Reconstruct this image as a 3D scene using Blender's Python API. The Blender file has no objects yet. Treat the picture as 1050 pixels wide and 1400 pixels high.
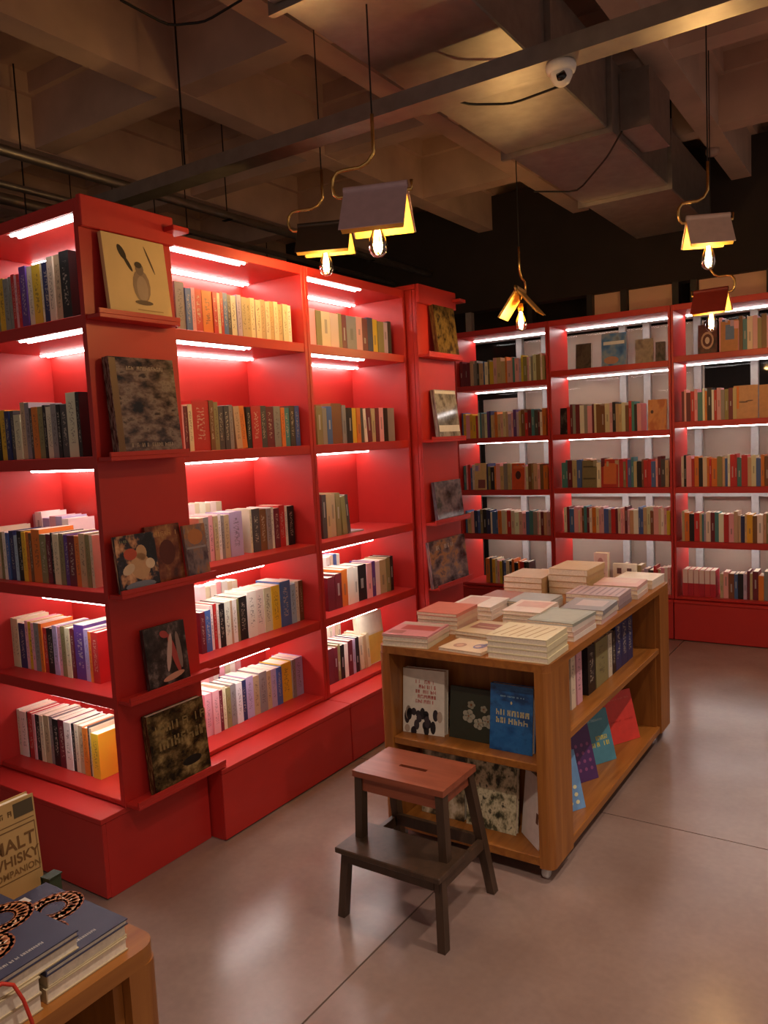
import bpy, math, random
from mathutils import Matrix, Vector

# ------------------------------------------------------------------ camera, world, exposure
SC = bpy.context.scene
COL = SC.collection
random.seed(7)
W_, H_ = 1050.0, 1400.0
CAM = Vector((2.4406, -1.7892, 1.6445))
YAW, PITCH, ROLL, FPX = 0.5912, -0.0912, 0.0488, 1072.6
FW = Vector((-math.sin(YAW) * math.cos(PITCH), math.cos(YAW) * math.cos(PITCH), math.sin(PITCH)))
_rt = FW.cross(Vector((0, 0, 1))).normalized()
_up = _rt.cross(FW)
RT = _rt * math.cos(ROLL) - _up * math.sin(ROLL)
UP = _up * math.cos(ROLL) + _rt * math.sin(ROLL)
cd = bpy.data.cameras.new('camera')
cam = bpy.data.objects.new('camera', cd)
COL.objects.link(cam)
cd.sensor_fit = 'VERTICAL'
cd.sensor_height = 24.0
cd.lens = FPX / H_ * 24.0
cd.clip_start = 0.05
cam.matrix_world = Matrix(((RT.x, UP.x, -FW.x, CAM.x), (RT.y, UP.y, -FW.y, CAM.y), (RT.z, UP.z, -FW.z, CAM.z), (0, 0, 0, 1)))
SC.camera = cam

world = bpy.data.worlds.new('world')
SC.world = world
world.use_nodes = True
bg = world.node_tree.nodes['Background']
bg.inputs['Color'].default_value = (1.0, 0.74, 0.62, 1)
bg.inputs['Strength'].default_value = 0.31
SC.view_settings.view_transform = 'Standard'
SC.view_settings.look = 'None'
SC.view_settings.gamma = 1.0
SC.view_settings.exposure = 0.0

LED_STRENGTH = 19.0
BULB_WATT = 14.0
FILL_SPOT_WATT = 125.0


def ray(px, py):
    return RT * (px - 525) - UP * (py - 700) + FW * FPX


def onx(px, py, x):
    v = ray(px, py)
    return CAM + v * ((x - CAM.x) / v.x)


def ony(px, py, y):
    v = ray(px, py)
    return CAM + v * ((y - CAM.y) / v.y)


def onz(px, py, z):
    v = ray(px, py)
    return CAM + v * ((z - CAM.z) / v.z)


def away(px, py, m):
    return CAM + ray(px, py).normalized() * m


# ------------------------------------------------------------------ materials
def lin(h):
    h = h.lstrip('#')
    out = []
    for i in (0, 2, 4):
        c = int(h[i:i + 2], 16) / 255
        out.append(c / 12.92 if c <= 0.04045 else ((c + 0.055) / 1.055) ** 2.4)
    return (out[0], out[1], out[2], 1.0)


MATS = {}


def new_mat(name):
    m = bpy.data.materials.new(name)
    m.use_nodes = True
    nt = m.node_tree
    return m, nt, nt.nodes['Principled BSDF']


def node(nt, typ, **kw):
    n = nt.nodes.new(typ)
    for k, v in kw.items():
        if k in n.inputs:
            n.inputs[k].default_value = v
        else:
            setattr(n, k, v)
    return n


def plain(name, col, rough=0.5, metal=0.0, var=0.08, scale=30.0, bump=0.0, coat=0.0, spec=None):
    if name in MATS:
        return MATS[name]
    m, nt, b = new_mat(name)
    c = lin(col) if isinstance(col, str) else col
    tc = node(nt, 'ShaderNodeTexCoord')
    no = node(nt, 'ShaderNodeTexNoise', Scale=scale, Detail=4.0)
    nt.links.new(tc.outputs['Object'], no.inputs['Vector'])
    r = node(nt, 'ShaderNodeValToRGB')
    r.color_ramp.elements[0].position = 0.3
    r.color_ramp.elements[1].position = 0.7
    r.color_ramp.elements[0].color = tuple(max(0, x * (1 - var)) for x in c[:3]) + (1,)
    r.color_ramp.elements[1].color = tuple(min(1, x * (1 + var)) for x in c[:3]) + (1,)
    nt.links.new(no.outputs['Fac'], r.inputs['Fac'])
    nt.links.new(r.outputs['Color'], b.inputs['Base Color'])
    b.inputs['Roughness'].default_value = rough
    b.inputs['Metallic'].default_value = metal
    if coat:
        b.inputs['Coat Weight'].default_value = coat
        b.inputs['Coat Roughness'].default_value = 0.2
    if spec is not None:
        b.inputs['Specular IOR Level'].default_value = spec
    if bump:
        bp = node(nt, 'ShaderNodeBump', Strength=bump, Distance=0.004)
        nt.links.new(no.outputs['Fac'], bp.inputs['Height'])
        nt.links.new(bp.outputs['Normal'], b.inputs['Normal'])
    MATS[name] = m
    return m


def emit(name, col, strength):
    m, nt, b = new_mat(name)
    b.inputs['Base Color'].default_value = col
    b.inputs['Emission Color'].default_value = col
    b.inputs['Emission Strength'].default_value = strength
    MATS[name] = m
    return m


def wood(name, dark, light, rough=0.45, axis=1, scale=5.0):
    m, nt, b = new_mat(name)
    tc = node(nt, 'ShaderNodeTexCoord')
    mp = node(nt, 'ShaderNodeMapping')
    s = [scale * 6] * 3
    s[axis] = scale * 0.45
    mp.inputs['Scale'].default_value = s
    no = node(nt, 'ShaderNodeTexNoise', Scale=1.0, Detail=6.0, Distortion=0.7)
    r = node(nt, 'ShaderNodeValToRGB')
    r.color_ramp.elements[0].position = 0.25
    r.color_ramp.elements[1].position = 0.75
    r.color_ramp.elements[0].color = lin(dark)
    r.color_ramp.elements[1].color = lin(light)
    bp = node(nt, 'ShaderNodeBump', Strength=0.12, Distance=0.002)
    nt.links.new(tc.outputs['Object'], mp.inputs['Vector'])
    nt.links.new(mp.outputs['Vector'], no.inputs['Vector'])
    nt.links.new(no.outputs['Fac'], r.inputs['Fac'])
    nt.links.new(no.outputs['Fac'], bp.inputs['Height'])
    nt.links.new(bp.outputs['Normal'], b.inputs['Normal'])
    nt.links.new(r.outputs['Color'], b.inputs['Base Color'])
    b.inputs['Roughness'].default_value = rough
    MATS[name] = m
    return m


def art(name, cols, scale=3.0, stretch=(1, 1, 1), rough=0.3, detail=3.0, seed=0.0):
    """printed cover: patches of the given colours (lowest noise value first)"""
    m, nt, b = new_mat(name)
    tc = node(nt, 'ShaderNodeTexCoord')
    mp = node(nt, 'ShaderNodeMapping')
    mp.inputs['Scale'].default_value = stretch
    mp.inputs['Location'].default_value = (seed, seed * 0.7, seed * 1.3)
    no = node(nt, 'ShaderNodeTexNoise', Scale=scale, Detail=detail, Roughness=0.6)
    r = node(nt, 'ShaderNodeValToRGB')
    el = r.color_ramp.elements
    n = len(cols)
    while len(el) < n:
        el.new(0.5)
    for i, c in enumerate(cols):
        el[i].position = 0.32 + 0.36 * i / max(1, n - 1)
        el[i].color = lin(c)
    nt.links.new(tc.outputs['Generated'], mp.inputs['Vector'])
    nt.links.new(mp.outputs['Vector'], no.inputs['Vector'])
    nt.links.new(no.outputs['Fac'], r.inputs['Fac'])
    nt.links.new(r.outputs['Color'], b.inputs['Base Color'])
    b.inputs['Roughness'].default_value = rough
    MATS[name] = m
    return m


RED = plain('red_lacquer', (0.50, 0.024, 0.019, 1), 0.42, var=0.03, scale=9)
PAGES = plain('page_edges', '#efe4cd', 0.8, var=0.10, scale=160)
OAK = wood('oak_veneer', '#80491a', '#a96c2e', 0.42, axis=2)
OAKY = wood('oak_veneer_long', '#80491a', '#a96c2e', 0.40, axis=1)
STOOLW = wood('stained_stool_wood', '#34261b', '#4b3627', 0.38, axis=2, scale=6)
SEATW = wood('stained_seat_wood_red_bounce', '#7a3d28', '#97523a', 0.33, axis=0, scale=6)  # brown stool wood with the red shelves' reflection put into its colour
BRASS = plain('brass_tube', (0.72, 0.47, 0.16, 1), 0.25, metal=1.0, var=0.1)
DARKMET = plain('dark_metal', '#2a2725', 0.45, metal=0.6)
ZINC = plain('galvanised_steel', '#9c948e', 0.42, metal=0.85, var=0.12, scale=14)
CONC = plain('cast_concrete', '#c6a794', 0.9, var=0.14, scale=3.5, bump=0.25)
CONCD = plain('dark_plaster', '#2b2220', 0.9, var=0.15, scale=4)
CORD = plain('black_cord', '#141212', 0.6)
WHITEP = plain('white_plastic', '#e4e0dc', 0.35)
CASTOR = plain('castor_plastic', '#c9c6c2', 0.35)
GREYF = plain('grey_window_frame', '#8d8a88', 0.5)
BLIND = plain('grey_blind', '#b0a096', 0.7, var=0.06, scale=5)
BEIGE = plain('beige_wall_panel', '#dcb89c', 0.75, var=0.06, scale=4)
DARKF = plain('dark_window_frame', '#26201e', 0.55)
LED = emit('led_tube_light', (1.0, 0.93, 0.9, 1), LED_STRENGTH)
FIL = emit('filament_light', (1.0, 0.62, 0.22, 1), 60.0)


def m_glass(name, tint=(1, 1, 1, 1), gloss=0.12, rough=0.02):
    m = bpy.data.materials.new(name)
    m.use_nodes = True
    nt = m.node_tree
    nt.nodes.clear()
    o = node(nt, 'ShaderNodeOutputMaterial')
    t = node(nt, 'ShaderNodeBsdfTransparent')
    t.inputs['Color'].default_value = tint
    g = node(nt, 'ShaderNodeBsdfGlossy')
    g.inputs['Roughness'].default_value = rough
    mx = node(nt, 'ShaderNodeMixShader')
    lw = node(nt, 'ShaderNodeLayerWeight', Blend=gloss)
    nt.links.new(lw.outputs['Fresnel'], mx.inputs['Fac'])
    nt.links.new(t.outputs[0], mx.inputs[1])
    nt.links.new(g.outputs[0], mx.inputs[2])
    nt.links.new(mx.outputs[0], o.inputs['Surface'])
    MATS[name] = m
    return m


BULBG = m_glass('bulb_glass', (1.0, 0.88, 0.62, 1), 0.25)
PANE = m_glass('window_glass', (0.97, 0.96, 0.94, 1), 0.12)


def floor_mat():
    m, nt, b = new_mat('polished_concrete')
    tc = node(nt, 'ShaderNodeTexCoord')
    n1 = node(nt, 'ShaderNodeTexNoise', Scale=1.7, Detail=5.0, Roughness=0.5, Distortion=0.2)
    n2 = node(nt, 'ShaderNodeTexNoise', Scale=38.0, Detail=4.0)
    for n in (n1, n2):
        nt.links.new(tc.outputs['Object'], n.inputs['Vector'])
    r = node(nt, 'ShaderNodeValToRGB')
    r.color_ramp.elements[0].position = 0.3
    r.color_ramp.elements[1].position = 0.72
    r.color_ramp.elements[0].color = lin('#836b61')
    r.color_ramp.elements[1].color = lin('#9d867c')
    mx = node(nt, 'ShaderNodeMix', data_type='RGBA', blend_type='MULTIPLY')
    mx.inputs[0].default_value = 0.18
    nt.links.new(n1.outputs['Fac'], r.inputs['Fac'])
    nt.links.new(r.outputs['Color'], mx.inputs[6])
    nt.links.new(n2.outputs['Fac'], mx.inputs[7])
    nt.links.new(mx.outputs[2], b.inputs['Base Color'])
    rr = node(nt, 'ShaderNodeMapRange')
    rr.inputs['To Min'].default_value = 0.17
    rr.inputs['To Max'].default_value = 0.27
    nt.links.new(n1.outputs['Fac'], rr.inputs['Value'])
    nt.links.new(rr.outputs['Result'], b.inputs['Roughness'])
    b.inputs['Specular IOR Level'].default_value = 0.6
    MATS['floor'] = m
    return m


FLOOR = floor_mat()


def book_cloth(name, use_attr):
    """cover stock coloured per book, with small printed title marks down the spine"""
    m, nt, b = new_mat(name)
    if use_attr:
        a = node(nt, 'ShaderNodeAttribute')
        a.attribute_name = 'Col'
        base = a.outputs['Color']
        nt.links.new(base, b.inputs['Base Color'])
        b.inputs['Roughness'].default_value = 0.45
        MATS[name] = m
        return m
    oi = node(nt, 'ShaderNodeObjectInfo')
    base = oi.outputs['Color']
    tc = node(nt, 'ShaderNodeTexCoord')
    sp = node(nt, 'ShaderNodeSeparateXYZ')
    nt.links.new(tc.outputs['Generated'], sp.inputs[0])
    mp = node(nt, 'ShaderNodeMapping')
    mp.inputs['Scale'].default_value = (5, 0.3, 34)
    nt.links.new(tc.outputs['Generated'], mp.inputs['Vector'])
    no = node(nt, 'ShaderNodeTexNoise', Scale=1.0, Detail=2.0, noise_dimensions='4D')
    nt.links.new(mp.outputs['Vector'], no.inputs['Vector'])
    ml = node(nt, 'ShaderNodeMath', operation='MULTIPLY')
    ml.inputs[1].default_value = 90.0
    nt.links.new(oi.outputs['Random'], ml.inputs[0])
    nt.links.new(ml.outputs[0], no.inputs['W'])
    g = node(nt, 'ShaderNodeMath', operation='GREATER_THAN')
    g.inputs[1].default_value = 0.54
    nt.links.new(no.outputs['Fac'], g.inputs[0])

    def between(sock, lo, hi):
        a1 = node(nt, 'ShaderNodeMath', operation='GREATER_THAN')
        a1.inputs[1].default_value = lo
        a2 = node(nt, 'ShaderNodeMath', operation='LESS_THAN')
        a2.inputs[1].default_value = hi
        mm = node(nt, 'ShaderNodeMath', operation='MULTIPLY')
        nt.links.new(sock, a1.inputs[0])
        nt.links.new(sock, a2.inputs[0])
        nt.links.new(a1.outputs[0], mm.inputs[0])
        nt.links.new(a2.outputs[0], mm.inputs[1])
        return mm.outputs[0]
    fz = between(sp.outputs['Z'], 0.22, 0.86)
    fx = between(sp.outputs['X'], 0.28, 0.72)
    m1 = node(nt, 'ShaderNodeMath', operation='MULTIPLY')
    nt.links.new(fz, m1.inputs[0])
    nt.links.new(fx, m1.inputs[1])
    m2 = node(nt, 'ShaderNodeMath', operation='MULTIPLY')
    nt.links.new(m1.outputs[0], m2.inputs[0])
    nt.links.new(g.outputs[0], m2.inputs[1])
    # contrast colour: pale print on dark stock, dark print on pale stock
    bw = node(nt, 'ShaderNodeRGBToBW')
    nt.links.new(base, bw.inputs[0])
    lt = node(nt, 'ShaderNodeMath', operation='LESS_THAN')
    lt.inputs[1].default_value = 0.22
    nt.links.new(bw.outputs[0], lt.inputs[0])
    ink = node(nt, 'ShaderNodeMix', data_type='RGBA')
    ink.inputs[6].default_value = lin('#3a2c30')
    ink.inputs[7].default_value = lin('#d8ccb8')
    nt.links.new(lt.outputs[0], ink.inputs[0])
    mx = node(nt, 'ShaderNodeMix', data_type='RGBA')
    m3 = node(nt, 'ShaderNodeMath', operation='MULTIPLY')
    m3.inputs[1].default_value = .55
    nt.links.new(m2.outputs[0], m3.inputs[0])
    nt.links.new(m3.outputs[0], mx.inputs[0])
    nt.links.new(base, mx.inputs[6])
    nt.links.new(ink.outputs[2], mx.inputs[7])
    nt.links.new(mx.outputs[2], b.inputs['Base Color'])
    b.inputs['Roughness'].default_value = 0.4
    MATS[name] = m
    return m


CLOTH = book_cloth('book_cover_stock', False)
CLOTHV = book_cloth('book_cover_stock_far', True)


# ------------------------------------------------------------------ mesh helpers
class MB:
    def __init__(s):
        s.v, s.f, s.m, s.c = [], [], [], []
        s.T = Matrix.Identity(4)
        s.mat = 0
        s.col = (1, 1, 1, 1)

    def add(s, vs, fs):
        n = len(s.v)
        s.v += [tuple(s.T @ Vector(v)) for v in vs]
        for f in fs:
            s.f.append([n + i for i in f])
            s.m.append(s.mat)
            s.c.append(s.col)
        return s

    def box(s, x0, x1, y0, y1, z0, z1):
        return s.add([(x0, y0, z0), (x1, y0, z0), (x1, y1, z0), (x0, y1, z0), (x0, y0, z1), (x1, y0, z1), (x1, y1, z1), (x0, y1, z1)],
                     [(0, 3, 2, 1), (4, 5, 6, 7), (0, 1, 5, 4), (1, 2, 6, 5), (2, 3, 7, 6), (3, 0, 4, 7)])

    def bbox(s, x0, x1, y0, y1, z0, z1, b=0.003):
        """box with chamfered edges"""
        if min(x1 - x0, y1 - y0, z1 - z0) <= 2.2 * b:
            return s.box(x0, x1, y0, y1, z0, z1)
        X, Y, Z = (x0, x1), (y0, y1), (z0, z1)
        vs, idx = [], {}
        for i in (0, 1):
            for j in (0, 1):
                for k in (0, 1):
                    sx, sy, sz = (1, -1)[i], (1, -1)[j], (1, -1)[k]
                    for a in range(3):
                        p = [X[i] + sx * b, Y[j] + sy * b, Z[k] + sz * b]
                        p[a] = (X[i], Y[j], Z[k])[a]
                        idx[(i, j, k, a)] = len(vs)
                        vs.append(tuple(p))
        fs = []
        for a in range(3):
            o = [q for q in range(3) if q != a]
            for e in (0, 1):
                ring = []
                for (p, q) in ((0, 0), (1, 0), (1, 1), (0, 1)):
                    t = [0, 0, 0]
                    t[a] = e
                    t[o[0]] = p
                    t[o[1]] = q
                    ring.append(idx[(t[0], t[1], t[2], a)])
                fs.append(ring)
        for a in range(3):
            o = [q for q in range(3) if q != a]
            for p in (0, 1):
                for q in (0, 1):
                    t0 = [0, 0, 0]
                    t0[o[0]] = p
                    t0[o[1]] = q
                    t1 = list(t0)
                    t1[a] = 1
                    fs.append([idx[(*t0, o[0])], idx[(*t1, o[0])], idx[(*t1, o[1])], idx[(*t0, o[1])]])
        for i in (0, 1):
            for j in (0, 1):
                for k in (0, 1):
                    fs.append([idx[(i, j, k, 0)], idx[(i, j, k, 1)], idx[(i, j, k, 2)]])
        return s.add(vs, fs)

    def prism(s, pts, z0, z1):
        n = len(pts)
        vs = [(x, y, z0) for x, y in pts] + [(x, y, z1) for x, y in pts]
        fs = [list(range(n))[::-1], list(range(n, 2 * n))]
        for i in range(n):
            j = (i + 1) % n
            fs.append([i, j, n + j, n + i])
        return s.add(vs, fs)

    def tube(s, path, r, n=8, caps=True):
        rings = []
        P = [Vector(p) for p in path]
        up = Vector((0, 0, 1))
        prev = None
        for i, p in enumerate(P):
            d = (P[min(i + 1, len(P) - 1)] - P[max(i - 1, 0)]).normalized()
            if prev is None:
                a = up if abs(d.z) < 0.9 else Vector((1, 0, 0))
                u = d.cross(a).normalized()
            else:
                u = (prev - d * prev.dot(d)).normalized()
            prev = u
            w = d.cross(u)
            rr = r[i] if isinstance(r, (list, tuple)) else r
            rings.append([p + (u * math.cos(2 * math.pi * k / n) + w * math.sin(2 * math.pi * k / n)) * rr for k in range(n)])
        vs = [tuple(q) for ring in rings for q in ring]
        fs = []
        for i in range(len(P) - 1):
            for k in range(n):
                k2 = (k + 1) % n
                fs.append([i * n + k, i * n + k2, (i + 1) * n + k2, (i + 1) * n + k])
        if caps:
            fs.append(list(range(n))[::-1])
            fs.append([(len(P) - 1) * n + k for k in range(n)])
        return s.add(vs, fs)

    def lathe(s, prof, n=14):
        """profile [(r,z)] about local z"""
        vs, fs = [], []
        for r, z in prof:
            for k in range(n):
                a = 2 * math.pi * k / n
                vs.append((max(r, 1e-5) * math.cos(a), max(r, 1e-5) * math.sin(a), z))
        for i in range(len(prof) - 1):
            for k in range(n):
                k2 = (k + 1) % n
                fs.append([i * n + k, i * n + k2, (i + 1) * n + k2, (i + 1) * n + k])
        return s.add(vs, fs)

    def mesh(s, name, mats, smooth=False, attr=False):
        me = bpy.data.meshes.new(name)
        me.from_pydata(s.v, [], s.f)
        for m in (mats if isinstance(mats, (list, tuple)) else [mats]):
            me.materials.append(m)
        me.polygons.foreach_set('material_index', s.m)
        if smooth:
            me.polygons.foreach_set('use_smooth', [True] * len(s.f))
        if attr:
            ca = me.color_attributes.new('Col', 'FLOAT_COLOR', 'CORNER')
            li = 0
            flat = []
            for p in me.polygons:
                flat += list(s.c[p.index]) * p.loop_total
            ca.data.foreach_set('color', flat)
        me.update()
        return me

    def build(s, name, mats, parent=None, smooth=False, attr=False):
        o = bpy.data.objects.new(name, s.mesh(name, mats, smooth, attr))
        COL.objects.link(o)
        if parent is not None:
            o.parent = parent
        return o


def tag(o, label=None, cat=None, group=None, kind=None):
    if label:
        o['label'] = label
    if cat:
        o['category'] = cat
    if group:
        o['group'] = group
    if kind:
        o['kind'] = kind
    return o


def thing(name, label, cat, loc=(0, 0, 0), rz=0.0, group=None):
    e = bpy.data.objects.new(name, None)
    COL.objects.link(e)
    e.location = loc
    e.rotation_euler = (0, 0, rz)
    e.empty_display_size = 0.1
    return tag(e, label, cat, group)


def rounded(x0, x1, y0, y1, r, n=5):
    pts = []
    for cx, cy, a0 in ((x1 - r, y1 - r, 0), (x0 + r, y1 - r, 90), (x0 + r, y0 + r, 180), (x1 - r, y0 + r, 270)):
        for k in range(n + 1):
            a = math.radians(a0 + 90 * k / n)
            pts.append((cx + r * math.cos(a), cy + r * math.sin(a)))
    return pts


ORD = 'zeroth first second third fourth fifth sixth seventh eighth ninth tenth eleventh twelfth thirteenth fourteenth fifteenth sixteenth seventeenth eighteenth nineteenth twentieth twenty-first twenty-second twenty-third twenty-fourth twenty-fifth twenty-sixth twenty-seventh twenty-eighth'.split()

# ------------------------------------------------------------------ the shell
# floor: slabs divided by saw cuts at X = 1.02 and Y = 1.40 (both seen in the photograph)
fl = MB().box(-6.5, 5.5, -5, 7.0, -0.20, -0.012).build('floor', plain('joint_filler', '#3a322e', 0.9))
tag(fl, kind='structure')
xs = [-6.5, -5.0, -2.0, 1.02, 4.05, 5.5]
ys = [-5, -4.6, -1.6, 1.40, 4.4, 7.0]
for i in range(len(xs) - 1):
    for j in range(len(ys) - 1):
        MB().box(xs[i] + .003, xs[i + 1] - .003, ys[j] + .003, ys[j + 1] - .003, -0.012, 0).build('slab', FLOOR, fl)

# ceiling: slab with a grid of down-standing beams
ce = MB().box(-6.5, 5.5, -5, 7.0, 3.92, 4.05).build('ceiling', CONC)
tag(ce, kind='structure')
for x in (-4.5, -3.25, -2.05, -0.80, 0.10, 1.36, 2.60, 3.85):
    m = MB()
    m.box(x - .07, x + .07, -5, 7, 3.50, 3.92)
    m.box(x - .11, x + .11, -5, 7, 3.80, 3.92)
    m.build('beam', CONC, ce)
for y in (-3.7, -2.45, -1.2, 0.02, 1.27, 2.52, 3.76):
    m = MB()
    m.box(-6.5, 5.5, y - .07, y + .07, 3.505, 3.92)
    m.box(-6.5, 5.5, y - .11, y + .11, 3.805, 3.92)
    m.build('beam', CONC, ce)

# far wall: dark header over a glazed partition with frames, blinds and beige panels
YW = 4.98
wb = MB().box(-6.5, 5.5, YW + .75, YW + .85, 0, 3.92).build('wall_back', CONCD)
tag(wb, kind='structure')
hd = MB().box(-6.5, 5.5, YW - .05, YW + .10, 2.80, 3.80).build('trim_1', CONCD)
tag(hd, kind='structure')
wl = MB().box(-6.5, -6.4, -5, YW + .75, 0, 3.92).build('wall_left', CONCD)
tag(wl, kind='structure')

win = MB()
for x in (-1.02, 2.45):
    win.box(x - .03, x + .03, YW - .03, YW + .03, 0, 2.80)
wo = win.build('window_1', GREYF)
tag(wo, kind='structure')
mull = [-0.52, -0.28, 0.42, 0.62, 1.02, 1.44, 1.92]
for x in mull:
    MB().bbox(x - .028, x + .028, YW - .03, YW + .03, 0, 2.55).build('mullion', GREYF, wo)
for z in (0.02, 1.06, 2.50):
    MB().bbox(-1.0, 2.42, YW - .028, YW + .028, z, z + .05).build('transom', GREYF, wo)
edges = [-0.99] + mull + [2.42]
rnd = random.Random(5)
for i in range(len(edges) - 1):
    for (z0, z1) in ((0.07, 1.06), (1.11, 2.50)):
        MB().box(edges[i] + .028, edges[i + 1] - .028, YW - .004, YW + .004, z0, z1).build('pane', PANE, wo)
# blinds and boards behind the panes (gaps leave the dark room beyond)
for i in range(len(edges) - 1):
    dark = i == 0
    zt = {6: 1.86, 5: 1.86}.get(i, 2.49)
    zb = 0.07
    if not dark:
        MB().box(edges[i] - .03, edges[i + 1] + .028, YW + .10 + .004 * (i % 2), YW + .102 + .004 * (i % 2), zb, zt).build('blind', BLIND, wo)
    else:
        MB().box(edges[i] + .03, edges[i + 1] - .03, YW + .10, YW + .102, zb, 1.98).build('blind', BLIND, wo)
# upper lights above the bookcases: beige panels between dark posts
ub = [(-1.6, -0.55, 0), (0.17, 0.41, 1), (0.47, 0.83, 1), (1.03, 1.52, 1), (1.59, 2.1, 1), (2.2, 2.9, 1)]
for x0, x1, lit in ub:
    if lit:
        MB().box(x0, x1, YW + .02, YW + .05, 2.55, 2.80).build('upper_panel', BEIGE, wo)
for x in (-0.4, 0.15, 0.44, 0.86, 1.0, 1.555, 2.15):
    MB().box(x - .025, x + .025, YW - .04, YW + .06, 2.55, 2.80).build('post', DARKF, wo)

# ------------------------------------------------------------------ services under the ceiling
d = thing('air_duct', 'long rectangular galvanised air duct hung under the concrete beams', 'duct')
js = [-2.2, -0.9, 0.35, 1.38, 2.16, 3.32, 4.55]
for i in range(len(js) - 1):
    MB().bbox(0.67, 1.21, js[i] + .012, js[i + 1] - .012, 3.10, 3.46, .006).build('duct_section', ZINC, d)
for y in js[1:-1]:
    m = MB()
    m.box(0.645, 1.235, y - .012, y + .012, 3.075, 3.485)
    m.build('flange', ZINC, d)
for y in js[1:-1:2]:
    for x in (0.65, 1.23):
        MB().tube([(x, y, 3.48), (x, y, 3.93)], .005, 6).build('hanger_rod', DARKMET, d)
m = MB()
m.box(1.212, 1.36, 2.35, 2.75, 3.14, 3.42)
m.build('branch_box', ZINC, d)

t = thing('cable_tray', 'steel cable tray crossing the whole ceiling below the duct', 'cable tray')
m = MB()
m.box(-5.5, 4.5, 1.00, 1.10, 2.955, 2.965)
m.build('tray_bed', ZINC, t)
for y in (0.995, 1.10):
    MB().box(-5.5, 4.5, y, y + .005, 2.955, 3.02).build('tray_side', ZINC, t)
for x in (-4.5, -3.2, -1.9, -0.55, 2.1, 3.4):
    MB().tube([(x, 1.05, 2.96), (x, 1.05, 3.93)], .005, 6).build('hanger_rod', DARKMET, t)
MB().tube([(-5.5, 1.03, 2.98), (4.5, 1.03, 2.98)], .012, 6).build('cable', CORD, t)
MB().tube([(-5.5, 1.07, 2.98), (4.5, 1.07, 2.98)], .010, 6).build('cable', CORD, t)

for k, (x, z, r, lab) in enumerate([(-1.39, 3.20, .028, 'steel pipe nearest the bookcase, running along the ceiling edge'),
                                    (-1.78, 3.17, .020, 'thin steel pipe second from the bookcase under the ceiling'),
                                    (-2.10, 3.20, .034, 'thicker steel pipe third from the bookcase under the ceiling'),
                                    (-2.55, 3.18, .024, 'steel pipe fourth from the bookcase in the dark ceiling corner'),
                                    (-3.05, 3.22, .034, 'steel pipe farthest from the bookcase in the dark ceiling corner')]):
    p = thing('ceiling_pipe', lab, 'pipe', (x, 0, z), group='pipes over the left bookcase')
    MB().tube([(0, -3, 0), (0, 4.9, 0)], r, 10).build('pipe_run', ZINC, p, smooth=True)
    for y in (-1.5, 0.45, 2.2, 3.9):
        m = MB().tube([(0, y, r), (0, y, 3.93 - z)], .004, 6)
        m.box(-r - .01, r + .01, y - .015, y + .015, -r - .004, -r)
        m.build('pipe_hanger', DARKMET, p)

# dome camera fixed to the tray
p = onz(767, 97, 2.93)
c = thing('dome_camera', 'white dome security camera under the cable tray', 'camera', (p.x, 1.05, 2.955))
MB().lathe([(0, 0), (.052, 0), (.055, -.012), (.05, -.03), (.036, -.034)], 18).build('camera_base', WHITEP, c, smooth=True)
MB().lathe([(.040, -.030), (.040, -.045), (.030, -.066), (.015, -.076), (0, -.078)], 18).build('camera_housing', WHITEP, c, smooth=True)
m = MB()
m.T = Matrix.Translation((.012, -.026, -.058)) @ Matrix.Rotation(math.radians(62), 4, 'X')
m.lathe([(0, .018), (.016, .016), (.018, 0)], 12)
m.build('camera_lens', plain('lens_black', '#0c0c0e', 0.1), c, smooth=True)

# loose cables drooping between ceiling fixings
for lab, pts in (('black cable drooping from the duct to the dome camera', [(590, 125), (640, 143), (700, 142), (765, 118)]),
                 ('black cable drooping across the duct behind the cable tray', [(730, 262), (790, 262), (830, 215), (850, 180)]),
                 ('black cable looping across the ceiling at the top edge', [(165, 0), (230, 35), (280, 30), (330, 0)])):
    zz = 3.0 if 'camera' in lab else 3.05 if 'duct' in lab else 3.42
    P = [onz(x, y, zz) for x, y in pts]
    path = []
    for i in range(len(P) - 1):
        for k in range(5):
            path.append(P[i].lerp(P[i + 1], k / 5))
    path.append(P[-1])
    n = len(path)
    sm = [path[0]] + [(path[i - 1] + path[i] * 2 + path[i + 1]) / 4 for i in range(1, n - 1)] + [path[-1]]
    o = MB().tube(sm, .005, 6).build('loose_cable', CORD)
    tag(o, lab, 'cable', 'loose ceiling cables')

o = thing('smoke_detector', 'small round brown sensor under the beam by the right lamp', 'sensor', onz(974, 206, 3.49))
MB().lathe([(0, .01), (.045, .01), (.045, -.015), (.03, -.035), (0, -.04)], 14).build('sensor_body', plain('sensor_plastic', '#a58a80', .5), o, smooth=True)

# ------------------------------------------------------------------ red bookcases
T = 0.045


def led_strip(parent, x0, x1, y, z):
    fx = MB().box(x0, x1, y - .030, y + .030, z - .0015, z).build('light_housing', WHITEP, parent)
    for dy in (-.016, .016):
        MB().tube([(x0 + .01, y + dy, z - .001), (x1 - .01, y + dy, z - .001)], .008, 8).build('led_tube', LED, fx, smooth=True)


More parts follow.
